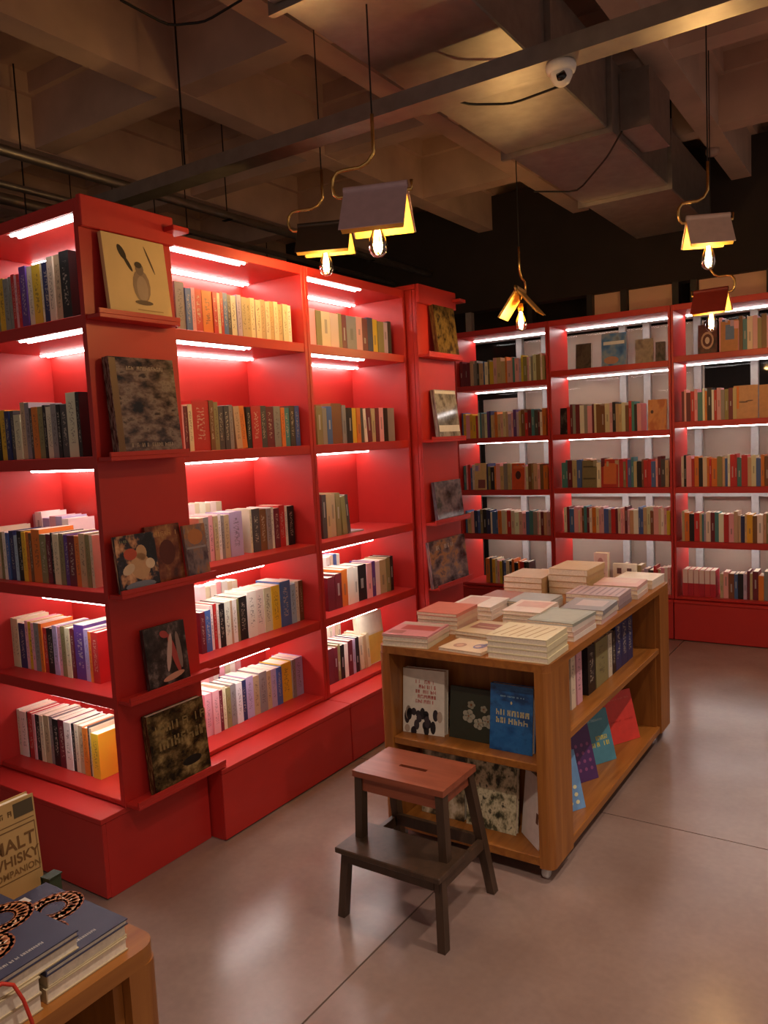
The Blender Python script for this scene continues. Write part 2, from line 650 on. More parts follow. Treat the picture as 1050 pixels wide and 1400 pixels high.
def bookcase(name, label, loc, rz, Wd, D, zs, ztop, back=True, plinth=None, side=.022, front=None):
    b = thing(name, label, 'bookcase', loc, rz)
    z5 = zs[-1]
    MB().bbox(0, side, 0, D, z5 - .02, ztop, .002).build('side_panel', RED, b)
    MB().bbox(Wd - side, Wd, 0, D, z5 - .02, ztop, .002).build('side_panel', RED, b)
    MB().bbox(side, Wd - side, 0, D, ztop - T, ztop, .002).build('top_panel', RED, b)
    for i, z in enumerate(zs):
        th = T if i < len(zs) - 1 else .02
        MB().bbox(side, Wd - side, 0.004, D - (0.012 if back else .02), z - th, z, .002).build('shelf', RED, b)
    if back:
        MB().box(side, Wd - side, D - .012, D, z5 - .02, ztop - T).build('back_panel', RED, b)
    for z in [ztop - T] + [q - T for q in zs[:-1]]:
        led_strip(b, side + .01, Wd - side - .01, D - .055, z)
        if front:
            led_strip(b, front[0], front[1], .040, z)
    if plinth:
        y0, h, splits = plinth
        bod = MB().bbox(0.004, Wd - .004, y0 + .018, D, 0, h - .02, .002).build('plinth', RED, b)
        MB().bbox(0, Wd, y0 - .004, D, h - .02, h, .002).build('plinth_ledge', RED, b)
        ws = [0] + splits + [Wd]
        for i in range(len(ws) - 1):
            MB().bbox(ws[i] + .002, ws[i + 1] - .002, y0, y0 + .018, 0.006, h - .022, .002).build('plinth_panel', RED, b)
    return b


ZS = [2.144, 1.637, 1.133, 0.734, 0.335]
ZT = 2.525
LX0 = -0.85
# left bookcase (its end panel carries the display ledges)
bl = bookcase('corner_bookcase', 'tall red bookcase at the left with display ledges up its end panel', (LX0, 0, 0), 0, 0.85, 0.42, ZS, ZT + .02, plinth=(-.104, .312, []), front=(.40, .82))
bl_x = 0.85


def ledges(parent, x, y0, y1, top, ends):
    """display ledges on the +X end face of a case; local coordinates"""
    for z, ye in zip(ZS, ends):
        m = MB()
        m.bbox(x, x + .078, y0 + .005, ye, z - .020, z - .004, .002)
        m.box(x + .070, x + .078, y0 + .005, ye, z - .004, z + .012)
        m.build('display_ledge', RED, parent)
    m = MB()
    m.bbox(x, x + .025, y0, y1, top - .10, top + .01, .003)
    m.build('crown_board', RED, parent)
    MB().bbox(x, x + .080, y1 - .05, y1 + .03, top - .055, top - .035, .002).build('crown_tip', RED, parent)
    m = MB()
    m.box(x, x + .004, y0, y0 + .02, .31, top - .10)
    m.build('edge_strip', RED, parent)


ledges(bl, bl_x, 0.0, 0.42, ZT + .02, (.375, .375, .475, .455, .455))

# long run of two bays facing the aisle: local x -> +Y, local y -> -X
XR = -0.065
R90 = math.pi / 2
br1 = bookcase('aisle_bookcase', 'red bookcase bay between the display end panel and the middle upright', (XR, 0.424, 0), R90, 0.908, 0.41, ZS, ZT, plinth=(-.143, .312, []), front=(.03, .52))
br2 = bookcase('aisle_bookcase', 'red bookcase bay behind the wooden table, before the far display panel', (XR, 1.336, 0), R90, 0.936, 0.41, ZS, ZT, plinth=(-.143, .312, []), front=(.03, .52))
# far end case with its own ledges (only its aisle side shows)
be = thing('end_bookcase', 'narrow red end case with display ledges beside the far bay', 'bookcase', (-0.85, 2.285, 0))
MB().bbox(.828, .85, 0, .46, 0, ZT, .002).build('side_panel', RED, be)
MB().bbox(0, .826, 0, .02, 0, ZT, .002).build('back_panel', RED, be)
MB().bbox(0, .022, .022, .46, 0, ZT, .002).build('side_panel', RED, be)
MB().bbox(0, .85, 0, .46, ZT + .002, ZT + .03, .002).build('top_panel', RED, be)
MB().bbox(.022, .826, .40, .44, .0, .30, .002).build('plinth', RED, be)
for z in ZS:
    MB().bbox(.024, .826, .024, .455, z - T, z, .002).build('shelf', RED, be)
ledges(be, 0.852, 0.0, 0.46, ZT + .02, (.43, .43, .45, .45, .45))

# three open-backed bays along the far wall
YB = 4.398
DB = 0.40
BAYS = [(-0.895, 0.870, [2.078, 1.621, 1.166, .777, .336], 'left'),
        (-0.021, 0.968, [2.139, 1.620, 1.179, .807, .336], 'middle'),
        (0.951, 0.968, [2.164, 1.673, 1.179, .762, .336], 'right')]
wc = []
for (x0, wd, zs, nm) in BAYS:
    lab = {'left': 'open-backed red wall bay nearest the far display panel',
           'middle': 'open-backed red wall bay behind the end of the wooden table',
           'right': 'open-backed red wall bay at the right edge'}[nm]
    wc.append(bookcase('wall_bookcase', lab, (x0, YB, 0), 0, wd, DB, zs, 2.545, back=False, plinth=(-.03, .31, []), side=.018))

# ------------------------------------------------------------------ books
PAL = dict(w='#eee8e0', c='#ddd0b4', k='#1d1a1c', g='#8e8a88', d='#4b4648', b='#4a68a8', n='#2a3160', t='#4a868c',
           r='#bf2c2c', m='#6c2230', o='#dc7a2c', y='#e2bb34', p='#e6a9b2', v='#5e3a86', G='#3f7a40', e='#c4aa86',
           h='#7c5232', l='#a4c0de', s='#8c8458', L='#b6a6cc')
CN = dict(w='white', c='cream', k='black', g='grey', d='charcoal', b='blue', n='navy', t='teal', r='red', m='maroon', o='orange',
          y='yellow', p='pink', v='purple', G='green', e='beige', h='brown', l='pale blue', s='olive', L='lavender')


def book_obj(t, h, d, colour, label, group, hard=True, name='book'):
    """standing book: x = thickness, spine at y = 0 (facing -y), z up"""
    cv = 0.0025 if hard else 0.0012
    cv = min(cv, t * .2)
    m = MB()
    m.box(0, t, 0, cv, 0, h)
    m.box(0, cv, cv, d, 0, h)
    m.box(t - cv, t, cv, d, 0, h)
    o = m.build(name, CLOTH)
    o.color = colour
    pg = MB().box(cv, t - cv, cv, d - (.004 if hard else .0005), .003 if hard else 0, h - (.004 if hard else .0006)).build('page_block', PAGES, o)
    tag(o, label, 'book', group)
    return o


def jitter(c, r, a=.07):
    return tuple(min(1, max(0.004, x * (1 + r.uniform(-a, a)))) for x in c[:3]) + (1,)


def parse(s):
    out = []
    for tok in s.split():
        c = tok[0]
        body = tok[1:]
        up = body.count('+') - body.count('-')
        lean = '/' in body
        num = ''.join(ch for ch in body if ch.isdigit() or ch == '.')
        out.append((c, float(num), up, lean))
    return out


SHN = ['top', 'second', 'third', 'fourth', 'bottom']
RN = random.Random(21)
far = MB()          # the spines past the limit: one object of uncounted books


def far_book(M, t, h, d, colour, r, mark=True):
    far.T = M
    far.mat = 0
    far.col = colour
    far.box(0, t, 0, .002, 0, h)
    far.box(0, .0015, .002, d, 0, h)
    far.box(t - .0015, t, .002, d, 0, h)
    if mark and r.random() < .6:
        lum = sum(colour[:3]) / 3
        far.col = tuple(c * .5 + (.32 if lum < .25 else .05) for c in colour[:3]) + (1,)
        q = r.uniform(.25, .5) * h
        far.box(t * .36, t * .64, -.0005, 0, q, q + r.uniform(.15, .4) * h)
    far.mat = 1
    far.col = (1, 1, 1, 1)
    far.box(.0015, t - .0015, .002, d - .003, 0, h - .003)
    far.T = Matrix.Identity(4)


def row(spec, x0, to_pos, frame, h0, place, shelf, depth=.15, lo=-9, hi=9, stuff=False):
    """lay books left to right; px widths become metres along the shelf"""
    px = x0
    n = 0
    for (c, wpx, up, lean) in parse(spec):
        a = max(lo, min(hi, to_pos(px)))
        b = max(lo, min(hi, to_pos(px + wpx)))
        px += wpx
        if c == '_' or abs(b - a) < .005:
            continue
        n += 1
        t = max(.006, abs(b - a) - .0012)
        h = h0 + up * .018 + RN.uniform(-.006, .006)
        d = depth + RN.uniform(-.012, .012)
        colour = jitter(lin(PAL[c]), RN)
        M = frame(a, RN.uniform(-.004, .004))
        if lean:
            M = M @ Matrix.Translation((h * math.sin(math.radians(4)) + .001, 0, .0004)) @ Matrix.Rotation(math.radians(-4.0), 4, 'Y')
        if stuff:
            far_book(M, t, h, d, colour, RN)
            continue
        lab = '%s%s book, %s from the left on the %s shelf of %s' % ('wide ' if t > .075 else '', CN[c], ORD[n], shelf, place)
        o = book_obj(t, h, d, colour, lab, 'books on the %s shelf of %s' % (shelf, place), hard=RN.random() < .4)
        o.matrix_world = M


# ---- left bookcase rows (spines face -Y)
def lrow(spec, x0, py, ysp, h0, shelf, **k):
    z = ZS[SHN.index(shelf)]
    row(spec, x0, lambda px: ony(px, py, ysp).x, lambda a, j: Matrix.Translation((a, ysp + j, z + .0004)), h0, 'the left bookcase', shelf, lo=LX0 + .025, hi=-.024, **k)


LP = 'the left bookcase'
lrow('o7 e8 s7 y8 g7 g4 r5 p4 r4 v9+ c7+ y11+ c3+ n9+ c8++ e8++ k13++', -22, 440, .05, .215, 'top')
lrow('b7 G6 e8 s7 G4 k4 y8 n6 d5 c9- e6+ g6+ d4 o8 s7 k4 c8 g8 k5 d9 c13++ k5++', -32, 626, .05, .205, 'second')
lrow('r7 b8 e6 v6- c5+ s5 w4 b4 n6 l4- k7 y5 o4 h4 o11+ s8 m6 k4 c8 s6 v6 m10 o6 e8 s5 c4', -27, 800, .055, .205, 'third')
lrow('p6 c8 c6 n8- p4 y5 p4 g7 o4 r5- k9- L6 p5 s6 c6 m5 v14+ L6 o4 r9', 10, 912, .10, .212, 'fourth')
lrow('g3 w6 w8 k2 r6 p3 k6 c5 e7 g5 k8 m8 w9 k4 c5 e7 o6 d2 c3 y10-', 24, 1036, .09, .205, 'bottom')
row('w9+ w9+ c8+ c9+ p8+ w9+ L9 p9 L9 w9', 8, lambda px: ony(px, 705, .26).x, lambda a, j: Matrix.Translation((a, .25 + j, ZS[2] + .0004)), .245, LP, 'third', depth=.12, lo=LX0 + .025, hi=-.024, stuff=True)


# ---- aisle rows (spines face +X)
def rrow(spec, x0, p0, p1, xsp, h0, shelf, place, **k):
    """p0, p1: two pixels on the spine foot line"""
    z = ZS[SHN.index(shelf)]
    sl = (p1[1] - p0[1]) / (p1[0] - p0[0])
    row(spec, x0, lambda px: onx(px, p0[1] + sl * (px - p0[0]), xsp).y,
        lambda a, j: Matrix.Translation((xsp - j, a, z + .0004)) @ Matrix.Rotation(R90, 4, 'Z'), h0, place, shelf, lo=.449 if place == N1 else 1.361, hi=1.307 if place == N1 else 2.247, **k)


N1, N2 = "the aisle's near bay", "the aisle's far bay"
rrow('g13+ b8 p5 r10 o14 r6 c4 r4 b6 d5 c8 L6 e7 e6 c6 c7 e6 c6 e6 c6 e6 c7 w5', 243, (239, 449), (400, 462), -.12, .190, 'top', N1)
rrow('p8 m5 c6 r23+ h6+ s6+ d8 d7 g5 e8/ o8/ _3 k6 r13 d8 m10 g9 o5 t7 d7 b6', 247, (250, 615), (413, 608), -.12, .195, 'second', N1)
rrow('e6 g7 p6 e6 w4 g5 e7 L17 _11 c3 d10 h9 g6 w4 m7 r8 w4 k8', 276, (288, 768), (405, 745), -.19, .205, 'third', N1)
rrow('m7- b8- w4 r4 w3 k8 w8 e3 w6 s3 k11 w12+ w11+ c10+ y11+ b14+ l7 w5 h8 s4', 276, (276, 892), (420, 845), -.17, .205, 'fourth', N1)
rrow('p9 p9 m5 c5 s6 g7 w8 n6 L10 e8 g10 e6 L7 b7 y14 g5 L11 o6', 284, (282, 1004), (425, 940), -.20, .198, 'bottom', N1)
rrow('p10 s7 c12 c11 s5 m6 g13 p8 m8 n7 y7 s8 L6 k4', 424, (422, 475), (537, 486), -.13, .195, 'top', N2, stuff=True)
rrow('s8 g6 b7 h14+ g5+ k3 k6 y6 o5 d4 w4/ m6/ _2 e5 m5 p6 k6 g9', 434, (433, 605), (542, 602), -.13, .195, 'second', N2, stuff=True)
rrow('d6+ e6+ e7+ s6+ s6/ d5/', 442, (441, 735), (490, 725), -.16, .215, 'third', N2, stuff=True)
rrow('m10- m9- o8 w8 w6 k12 p7 v5 w6 e9 s5 k4', 450, (447, 834), (537, 805), -.16, .205, 'fourth', N2, stuff=True)
rrow('m8 m5 s4 k5 w5 m6 L4 k5 c5/ e4/ c4/', 450, (448, 926), (505, 903), -.16, .195, 'bottom', N2, stuff=True)
for sh, spec, x0, p0, p1, nm in (('fourth', 'w8 c7 w8 p7 w8 c7 w7', 276, (276, 860), (330, 842), N1), ('bottom', 'p7 w7 p8 c7 w7 p8', 288, (288, 965), (330, 945), N1),
                                 ('third', 'w7 c7 w8 c7 w7 c8', 262, (262, 740), (330, 728), N1), ('fourth', 'w5 c4 b4 w5', 449, (449, 815), (480, 805), N2), ('bottom', 'w4 w4 c4 w4', 452, (448, 900), (475, 890), N2)):
    rrow(spec, x0, p0, p1, -.368, .252, sh, nm, depth=.075, stuff=True)


# ---- far wall rows
FARC = 'w w c c d g m r p p e e h b n o s L p e k m r y t'.split()
frn = random.Random(11)


def far_row(x0, x1, z, h0, tint='', ysp=YB + .05):
    x = x0
    while x < x1:
        t = frn.uniform(.013, .040)
        if x + t > x1:
            break
        c = frn.choice((tint.split() * 2 if tint else []) + FARC)
        far_book(Matrix.Translation((x, ysp + frn.uniform(-.004, .004), z + .0004)), t, h0 + frn.uniform(-.022, .016), frn.uniform(.12, .16), jitter(lin(PAL[c]), frn, .12), frn)
        x += t + .001


BL_, BM_, BR_ = BAYS
xL0, xL1 = BL_[0] + .03, BL_[0] + BL_[1] - .03
xM0, xM1 = BM_[0] + .03, BM_[0] + BM_[1] - .03
xR0, xR1 = BR_[0] + .03, BR_[0] + BR_[1] - .03
far_row(xL0, xL1, BL_[2][0], .21, 'g e m w')
far_row(xL0, xL1, BL_[2][1], .215, 'e m v p')
far_row(xL0, xL1, BL_[2][2], .215, 'e o w h p')
far_row(xL0, xL1, BL_[2][3], .20, 'e w k b p')
far_row(xL0 + .18, xL1 - .2, BL_[2][4], .21, 'k w c')
far_row(xM0 + .10, xM1 - .20, BM_[2][1], .225, 'e k d h p')
far_row(xM0 + .04, xM1, BM_[2][2], .22, 'm r b p e')
far_row(xM0 + .05, xM1, BM_[2][3], .205, 'p w w e p')
far_row(xM0 + .5, xM1, BM_[2][4], .205, 'w p')
far_row(xR0 + .03, xR0 + .44, BR_[2][1], .225, 'h d p o')
far_row(xR0 + .30, xR1, BR_[2][0], .235, 'p e o L')
far_row(xR0 + .02, xR1, BR_[2][2], .225, 'm r o k p')
far_row(xR0 + .02, xR1, BR_[2][3], .215, 'r w n k e p')
far_row(xR0 + .29, xR1, BR_[2][4], .205, 'w r k p')
for k in range(6):
    far_book(Matrix.Translation((xR0 + .02 + k * .040, YB + .05, BR_[2][4] + .0006)), .038, .205, .15, lin('#b8283a') if k % 2 else lin('#c22f38'), frn, False)
    far.mat, far.col = 0, lin('#ead6d4')
    far.box(xR0 + .021 + k * .040, xR0 + .057 + k * .040, YB + .0494, YB + .05, BR_[2][4] + .10, BR_[2][4] + .2045)
fo = far.build('shelved_books', [CLOTHV, PAGES], attr=True)
tag(fo, 'small coloured spines and back rows filling the far red bays', 'books', kind='stuff')


# ---- books that show a cover
def face_book(label, w, h, t, cover_mat, M, cat='book', group=None, pages_side=1, name='book', spine=None):
    """cover lies in the local x-z plane facing -y, thickness along +y; origin at bottom centre front"""
    cv = .0022
    m = MB()
    m.box(-w / 2, w / 2, 0, cv, 0, h)
    m.box(-w / 2, w / 2, t - cv, t, 0, h)
    m.box(-w / 2, -w / 2 + cv, cv, t - cv, 0, h)
    o = m.build(name, cover_mat)
    MB().box(-w / 2 + cv, w / 2 - .003, cv, t - cv, .003, h - .003).build('page_block', PAGES, o)
    tag(o, label, cat, group)
    o.matrix_world = M
    return o


def prints(o, shapes, y=-.0004, name='cover_print'):
    """flat printed shapes on the cover: (kind, colour hex, data) in local x, z"""
    byc = {}
    for kind, colr, *dta in shapes:
        byc.setdefault(colr, []).append((kind, dta))
    mats, m = [], MB()
    for i, (colr, items) in enumerate(byc.items()):
        mats.append(plain('print_' + colr.strip('#'), colr, .45, var=.05))
        m.mat = i
        for kind, dta in items:
            if kind == 'r':
                x0, x1, z0, z1 = dta
                pts = [(x0, z0), (x1, z0), (x1, z1), (x0, z1)]
            elif kind == 'e':
                cx, cz, rx, rz, *rot = dta
                a0 = math.radians(rot[0]) if rot else 0
                pts = []
                for k in range(14):
                    a = 2 * math.pi * k / 14
                    u, v = rx * math.cos(a), rz * math.sin(a)
                    pts.append((cx + u * math.cos(a0) - v * math.sin(a0), cz + u * math.sin(a0) + v * math.cos(a0)))
            else:
                pts = dta[0]
            yy = y - .00012 * (list(byc).index(colr))
            n = len(pts)
            m.add([(x, yy, z) for x, z in pts], [list(range(n))])
    pr = m.build(name, mats, o)
    if len(shapes) > 1:
        pr['kind'] = 'stuff'
    return pr


def lettering(o, text, size, x, z, colr, y=-.0007, bold=0.0, squeeze=1.0, rot=None, name='title'):
    cu = bpy.data.curves.new('lettering', 'FONT')
    cu.body = text
    cu.size = size
    cu.align_x = 'CENTER'
    cu.offset = bold
    cu.space_line = .95
    tmp = bpy.data.objects.new('lettering_tmp', cu)
    me = bpy.data.meshes.new_from_object(tmp)
    bpy.data.objects.remove(tmp)
    bpy.data.curves.remove(cu)
    me.materials.clear()
    me.materials.append(plain('print_' + colr.strip('#'), colr, .45, var=.05))
    R = Matrix.Translation((x, y, z)) @ Matrix.Rotation(R90, 4, 'X') @ Matrix.Diagonal((squeeze, 1, 1, 1))
    me.transform(R)
    ob = bpy.data.objects.new(name, me)
    COL.objects.link(ob)
    ob.parent = o
    return ob


def marks(seed, n, x0, x1, z0, z1, colr, rows=1):
    """unreadable small lettering: rows of short bars"""
    r = random.Random(seed)
    out = []
    for k in range(rows):
        zb = z0 + (z1 - z0) * k / rows
        hh = (z1 - z0) / rows * .72
        x = x0
        while x < x1:
            w = r.uniform(.35, .9) * hh
            if r.random() < .86:
                s = hh * r.uniform(.16, .28)
                kind = r.randrange(4)
                out.append(('r', colr, x, x + s, zb, zb + hh))
                if kind != 0:
                    out.append(('r', colr, x + w - s, x + w, zb, zb + hh * r.choice((1, .55))))
                if kind in (1, 3):
                    out.append(('r', colr, x, x + w, zb + hh - s, zb + hh))
                if kind in (2, 3):
                    out.append(('r', colr, x, x + w, zb + hh * .42, zb + hh * .42 + s))
            x += w + hh * .22
    return out


def on_ledge(y0, y1, z, tilt, xb=.056, yaw=0.0):
    """cover facing +X, leaning back"""
    return Matrix.Translation((xb, (y0 + y1) / 2, z + .0006)) @ Matrix.Rotation(R90 + yaw, 4, 'Z') @ Matrix.Rotation(math.radians(-tilt), 4, 'X')


ZL = [z - .004 for z in ZS]
PEN = plain('cover_sand', '#d8bb86', .5, var=.04, scale=12)
b = face_book('sand-coloured picture book with a small bird, on the highest left ledge', .285, .30, .018, PEN, on_ledge(.072, .357, ZL[0], 5))
prints(b, [('e', '#2a2018', -.062, .238, .014, .030, 30), ('e', '#2a2018', -.040, .200, .008, .034, 32), ('e', '#54402c', .063, .225, .004, .055, 22),
           ('e', '#8f7864', .012, .122, .040, .062), ('e', '#a58f7b', .014, .112, .026, .048), ('e', '#7a6656', .010, .185, .019, .024), ('e', '#3a2c22', .006, .200, .017, .012),
           ('e', '#5a4636', .014, .060, .042, .009), ('r', '#b08a58', -.02, .10, .030, .034), ('r', '#b08a58', -.09, .10, .018, .021)])
G2 = art('cover_ruins', ['#17110f', '#3a2c28', '#6a5650', '#8d7c74', '#3a2c28'], 4, (1, 1, 2.2), .12, 5, 1.0)
b = face_book('large glossy dark grey art book on the second left ledge', .300, .362, .034, G2, on_ledge(.050, .350, ZL[1], 4, .068))
prints(b, marks(2, 8, -.09, .10, .315, .335, '#a08f84') + marks(3, 9, -.09, .10, .03, .05, '#a08f84') + [('r', '#6a4a30', -.148, -.120, .004, .358)])
KA = art('cover_comic', ['#120c10', '#120c10', '#2c2430', '#c08a64', '#e0b48c'], 3.2, (1, 1, 1), .3, 3, 3)
b = face_book('small black comic with a pale tangled figure, leftmost on third ledge', .182, .212, .016, KA, on_ledge(.018, .200, ZL[2], 6, .060))
prints(b, [('e', '#caa27c', .01, .09, .045, .05), ('e', '#d8c2a8', -.045, .085, .03, .018, 25), ('e', '#c05038', -.03, .14, .03, .022), ('e', '#e2cdb4', .055, .095, .022, .02, -20), ('e', '#7a8298', 0, .02, .07, .016), ('e', '#caa27c', .02, .14, .025, .03)] + marks(5, 5, -.07, -.03, .185, .197, '#9aa078'))
KB = art('cover_brown_comic', ['#3a1810', '#6a2c18', '#8a5030', '#b08050'], 3, (1, 1, 1), .35, 3, 5)
b = face_book('brown paperback in the middle of the third left ledge', .17, .228, .014, KB, on_ledge(.175, .345, ZL[2], 5, .036))
prints(b, marks(6, 6, -.07, .07, .185, .21, '#c89a68') + [('e', '#5a2016', .01, .12, .04, .05)])
KC = art('cover_grey_comic', ['#4a3a48', '#807078', '#a07050', '#b89070'], 2.6, (1, 1, 1), .35, 3, 9)
b = face_book('greyish orange paperback overhanging the right end of the third ledge', .115, .215, .014, KC, on_ledge(.348, .458, ZL[2], 6, .060))
prints(b, [('e', '#b87848', 0, .165, .04, .032), ('r', '#9a94a0', -.05, .05, .118, .126)])
KD = art('cover_dancer', ['#100c0e', '#1c1618', '#3a3030', '#7a6a68'], 4, (1, 1, 1), .3, 4, 12)
b = face_book('small black book with a red swirling figure on fourth ledge', .202, .242, .018, KD, on_ledge(.115, .317, ZL[3], 5))
prints(b, [('e', '#b04440', .035, .12, .014, .085, 14), ('e', '#c8a8a0', .012, .13, .012, .075, -12), ('e', '#b04440', -.005, .205, .022, .014, -25), ('e', '#c8907c', .02, .035, .055, .012, 8), ('e', '#8a7470', .06, .13, .012, .075, 4)])
KE = art('cover_forest', ['#120e08', '#231a10', '#4a3a22', '#7a6440', '#a08a5c'], 4.5, (1, 1, 1.4), .25, 5, 15)
b = face_book('large dark olive book with old lettering on the lowest ledge', .285, .308, .032, KE, on_ledge(.098, .383, ZL[4], 5, .066))
prints(b, marks(9, 8, -.11, .12, .225, .270, '#8a7448') + marks(10, 8, -.10, .12, .160, .215, '#8a7448') + [('e', '#0d0a07', .05, .075, .05, .018)])

# far ledges
F1 = art('cover_far_gold', ['#231c14', '#4a3a24', '#7a6238', '#3a3026'], 3, (1, 1, 1), .12, 4, 2)
face_book('dark glossy gold-brown book on the highest far ledge', .26, .31, .03, F1, on_ledge(2.43, 2.69, ZL[0], 6, .069))
F2 = art('cover_far_silver', ['#3a3a3e', '#7c7a7c', '#a8a8aa', '#605c60'], 2, (1, 1, 1), .08, 4, 4)
b = face_book('silver-grey glossy book with a pale band on second far ledge', .27, .305, .028, F2, on_ledge(2.40, 2.67, ZL[1], 6, .068))
prints(b, [('r', '#e6e6e8', -.13, .13, .045, .085), ('r', '#d8d8da', -.13, .13, .28, .30)])
F3 = art('cover_far_slate', ['#2c2a34', '#565264', '#7a7488', '#48505c'], 2.4, (1, 1, 1), .15, 3, 6)
face_book('slate grey book on the third far ledge', .335, .245, .022, F3, on_ledge(2.36, 2.695, ZL[2], 5, .055))
F4 = art('cover_far_collage', ['#241c24', '#4a3c48', '#786870', '#a87c60', '#504858'], 3.2, (1, 1, 1), .15, 4, 8)
b = face_book('wide dark collage picture book on the fourth far ledge', .46, .285, .022, F4, on_ledge(2.26, 2.72, ZL[3], 5, .060))
prints(b, marks(14, 7, -.15, .08, .225, .262, '#b4a8a8'))

# standing box-like book in the far bay, bottom shelf
b = face_book('cream and yellow book standing face-out on the far bay bottom shelf', .25, .30, .03, plain('cover_cream_yellow', '#eadfc4', .4), Matrix.Translation((-.17, 1.93, ZS[4] + .0006)) @ Matrix.Rotation(R90, 4, 'Z') @ Matrix.Rotation(math.radians(-6), 4, 'X'))
prints(b, [('r', '#e8c45c', -.123, .123, .004, .17), ('r', '#f4ead2', -.11, .11, .18, .285)])
b = face_book('grey booklet lying flat on the third shelf of far bay', .14, .20, .008, plain('cover_flat_grey', '#a8a4ac', .4), Matrix.Translation((-.16, 1.80, ZS[2] + .0090)) @ Matrix.Rotation(R90, 4, 'Z') @ Matrix.Rotation(-R90, 4, 'X'))


# faced-out pieces on the far wall
def on_wall(px0, px1, py, bay_z, y=YB + .05, tilt=4):
    a, c2 = ony(px0, py, y).x, ony(px1, py, y).x
    return abs(c2 - a), Matrix.Translation(((a + c2) / 2, y, bay_z + .0006)) @ Matrix.Rotation(math.radians(-tilt), 4, 'X')


def wall_face(label, px0, px1, py, z, h, mat, sh=(), tilt=4, y=YB + .05):
    w, M = on_wall(px0, px1, py, z, y, tilt)
    b = face_book(label, w, h, .02, mat, M, group='face-out books on the far wall')
    if sh:
        prints(b, [(k, c, *[q * w if i < 2 and k == 'r' else q * h if k == 'r' else q * (w if i in (0, 2) else h) for i, q in enumerate(dt)]) for k, c, *dt in sh])
    return b


wall_face('blue face-out book with a white title band on middle wall bay', 822, 856, 490, BM_[2][0], .255, art('cover_blue_sky', ['#3a68b0', '#5a88c8', '#8aa0c0', '#707890'], 2, (1, 1, 1), .3, 2, 2), [('r', '#dfe6f2', -.42, .42, .66, .76), ('e', '#b08478', -.1, .18, .3, .12)])
wall_face('dark box at the left end of the middle wall bay top shelf', 787, 808, 497, BM_[2][0], .20, art('cover_wd1', ['#332a2c', '#5c5048', '#46363a'], 2, (1, 1, 1), .4, 2, 3))
wall_face('grey board under the light in the middle wall bay', 868, 893, 490, BM_[2][0], .19, art('cover_wd2', ['#8a7f78', '#a09488', '#776a68'], 2, (1, 1, 1), .4, 2, 4), y=YB + .10)
wall_face('dark small box at the right end of the middle wall bay top', 896, 909, 488, BM_[2][0], .15, art('cover_wd3', ['#3c2e34', '#54464c', '#2c2428'], 2, (1, 1, 1), .4, 2, 5))
wall_face('black face-out book at left of the middle wall bay second shelf', 766, 782, 594, BM_[2][1], .215, art('cover_wk', ['#151214', '#241e20', '#6a6464'], 3, (1, 1, 1), .3, 3, 6))
wall_face('orange-brown face-out book at right of the middle wall second shelf', 886, 911, 588, BM_[2][1], .235, art('cover_wo', ['#b8642c', '#d08a48', '#c07c50'], 2, (1, 1, 1), .4, 2, 7), [('e', '#4a2818', -.28, .6, .08, .06)])
wall_face('orange face-out book with a dark face on the left wall bay', 700, 717, 668, BL_[2][2], .225, plain('cover_orange', '#d2521f', .4), [('e', '#4a2010', 0, .55, .22, .16), ('r', '#e0703a', -.4, .4, .8, .92)], y=YB + .035)
wall_face('cream face-out book with a red block on left wall bay', 649, 665, 668, BL_[2][2], .235, plain('cover_cream_far', '#dcbd8a', .4), [('r', '#8a4a4a', -.2, .4, .06, .38)], y=YB + .035)
wall_face('red face-out book with orange panel in middle wall bay', 822, 845, 665, BM_[2][2], .225, plain('cover_red_far', '#b4301f', .4), [('r', '#d2703a', -.36, .4, .12, .86)], y=YB + .035)
wall_face('olive face-out book with dark lines in middle wall bay', 796, 816, 666, BM_[2][2], .22, plain('cover_olive_far', '#7c7658', .4), [('r', '#4c4838', -.42, .42, .74, .80), ('r', '#4c4838', -.42, .42, .30, .36)], y=YB + .035)
wall_face('dark book with a pale round emblem on the right wall bay top', 954, 980, 480, BR_[2][0], .215, art('cover_emblem', ['#4a1f24', '#6c3434', '#3a2426'], 2, (1, 1, 1), .3, 2, 8), [('e', '#c09a88', 0, .45, .34, .30), ('e', '#5a2a2c', 0, .45, .25, .22), ('e', '#d8c0b4', 0, .45, .12, .12)])
wall_face('tan face-out book with a blue picture on the right wall bay top', 985, 1009, 479, BR_[2][0], .225, plain('cover_tan_far', '#c88a5a', .4), [('r', '#6c86b4', -.22, .28, .38, .86)], y=YB + .035)
wall_face('tan box with a dark curved mark on right wall second shelf', 1003, 1036, 573, BR_[2][1], .24, plain('cover_box', '#c99a70', .5), [('e', '#6a4a3a', -.1, .50, .20, .025, -8), ('e', '#6a4a3a', .16, .53, .16, .02, 18)], tilt=2)
wall_face('plain tan book beside the tan box on right wall bay', 1038, 1052, 571, BR_[2][1], .235, plain('cover_tan2', '#bf8c5c', .5), tilt=2)
# ------------------------------------------------------------------ wooden tables
TX0, TX1, TH = 0.66, 1.39, 0.822


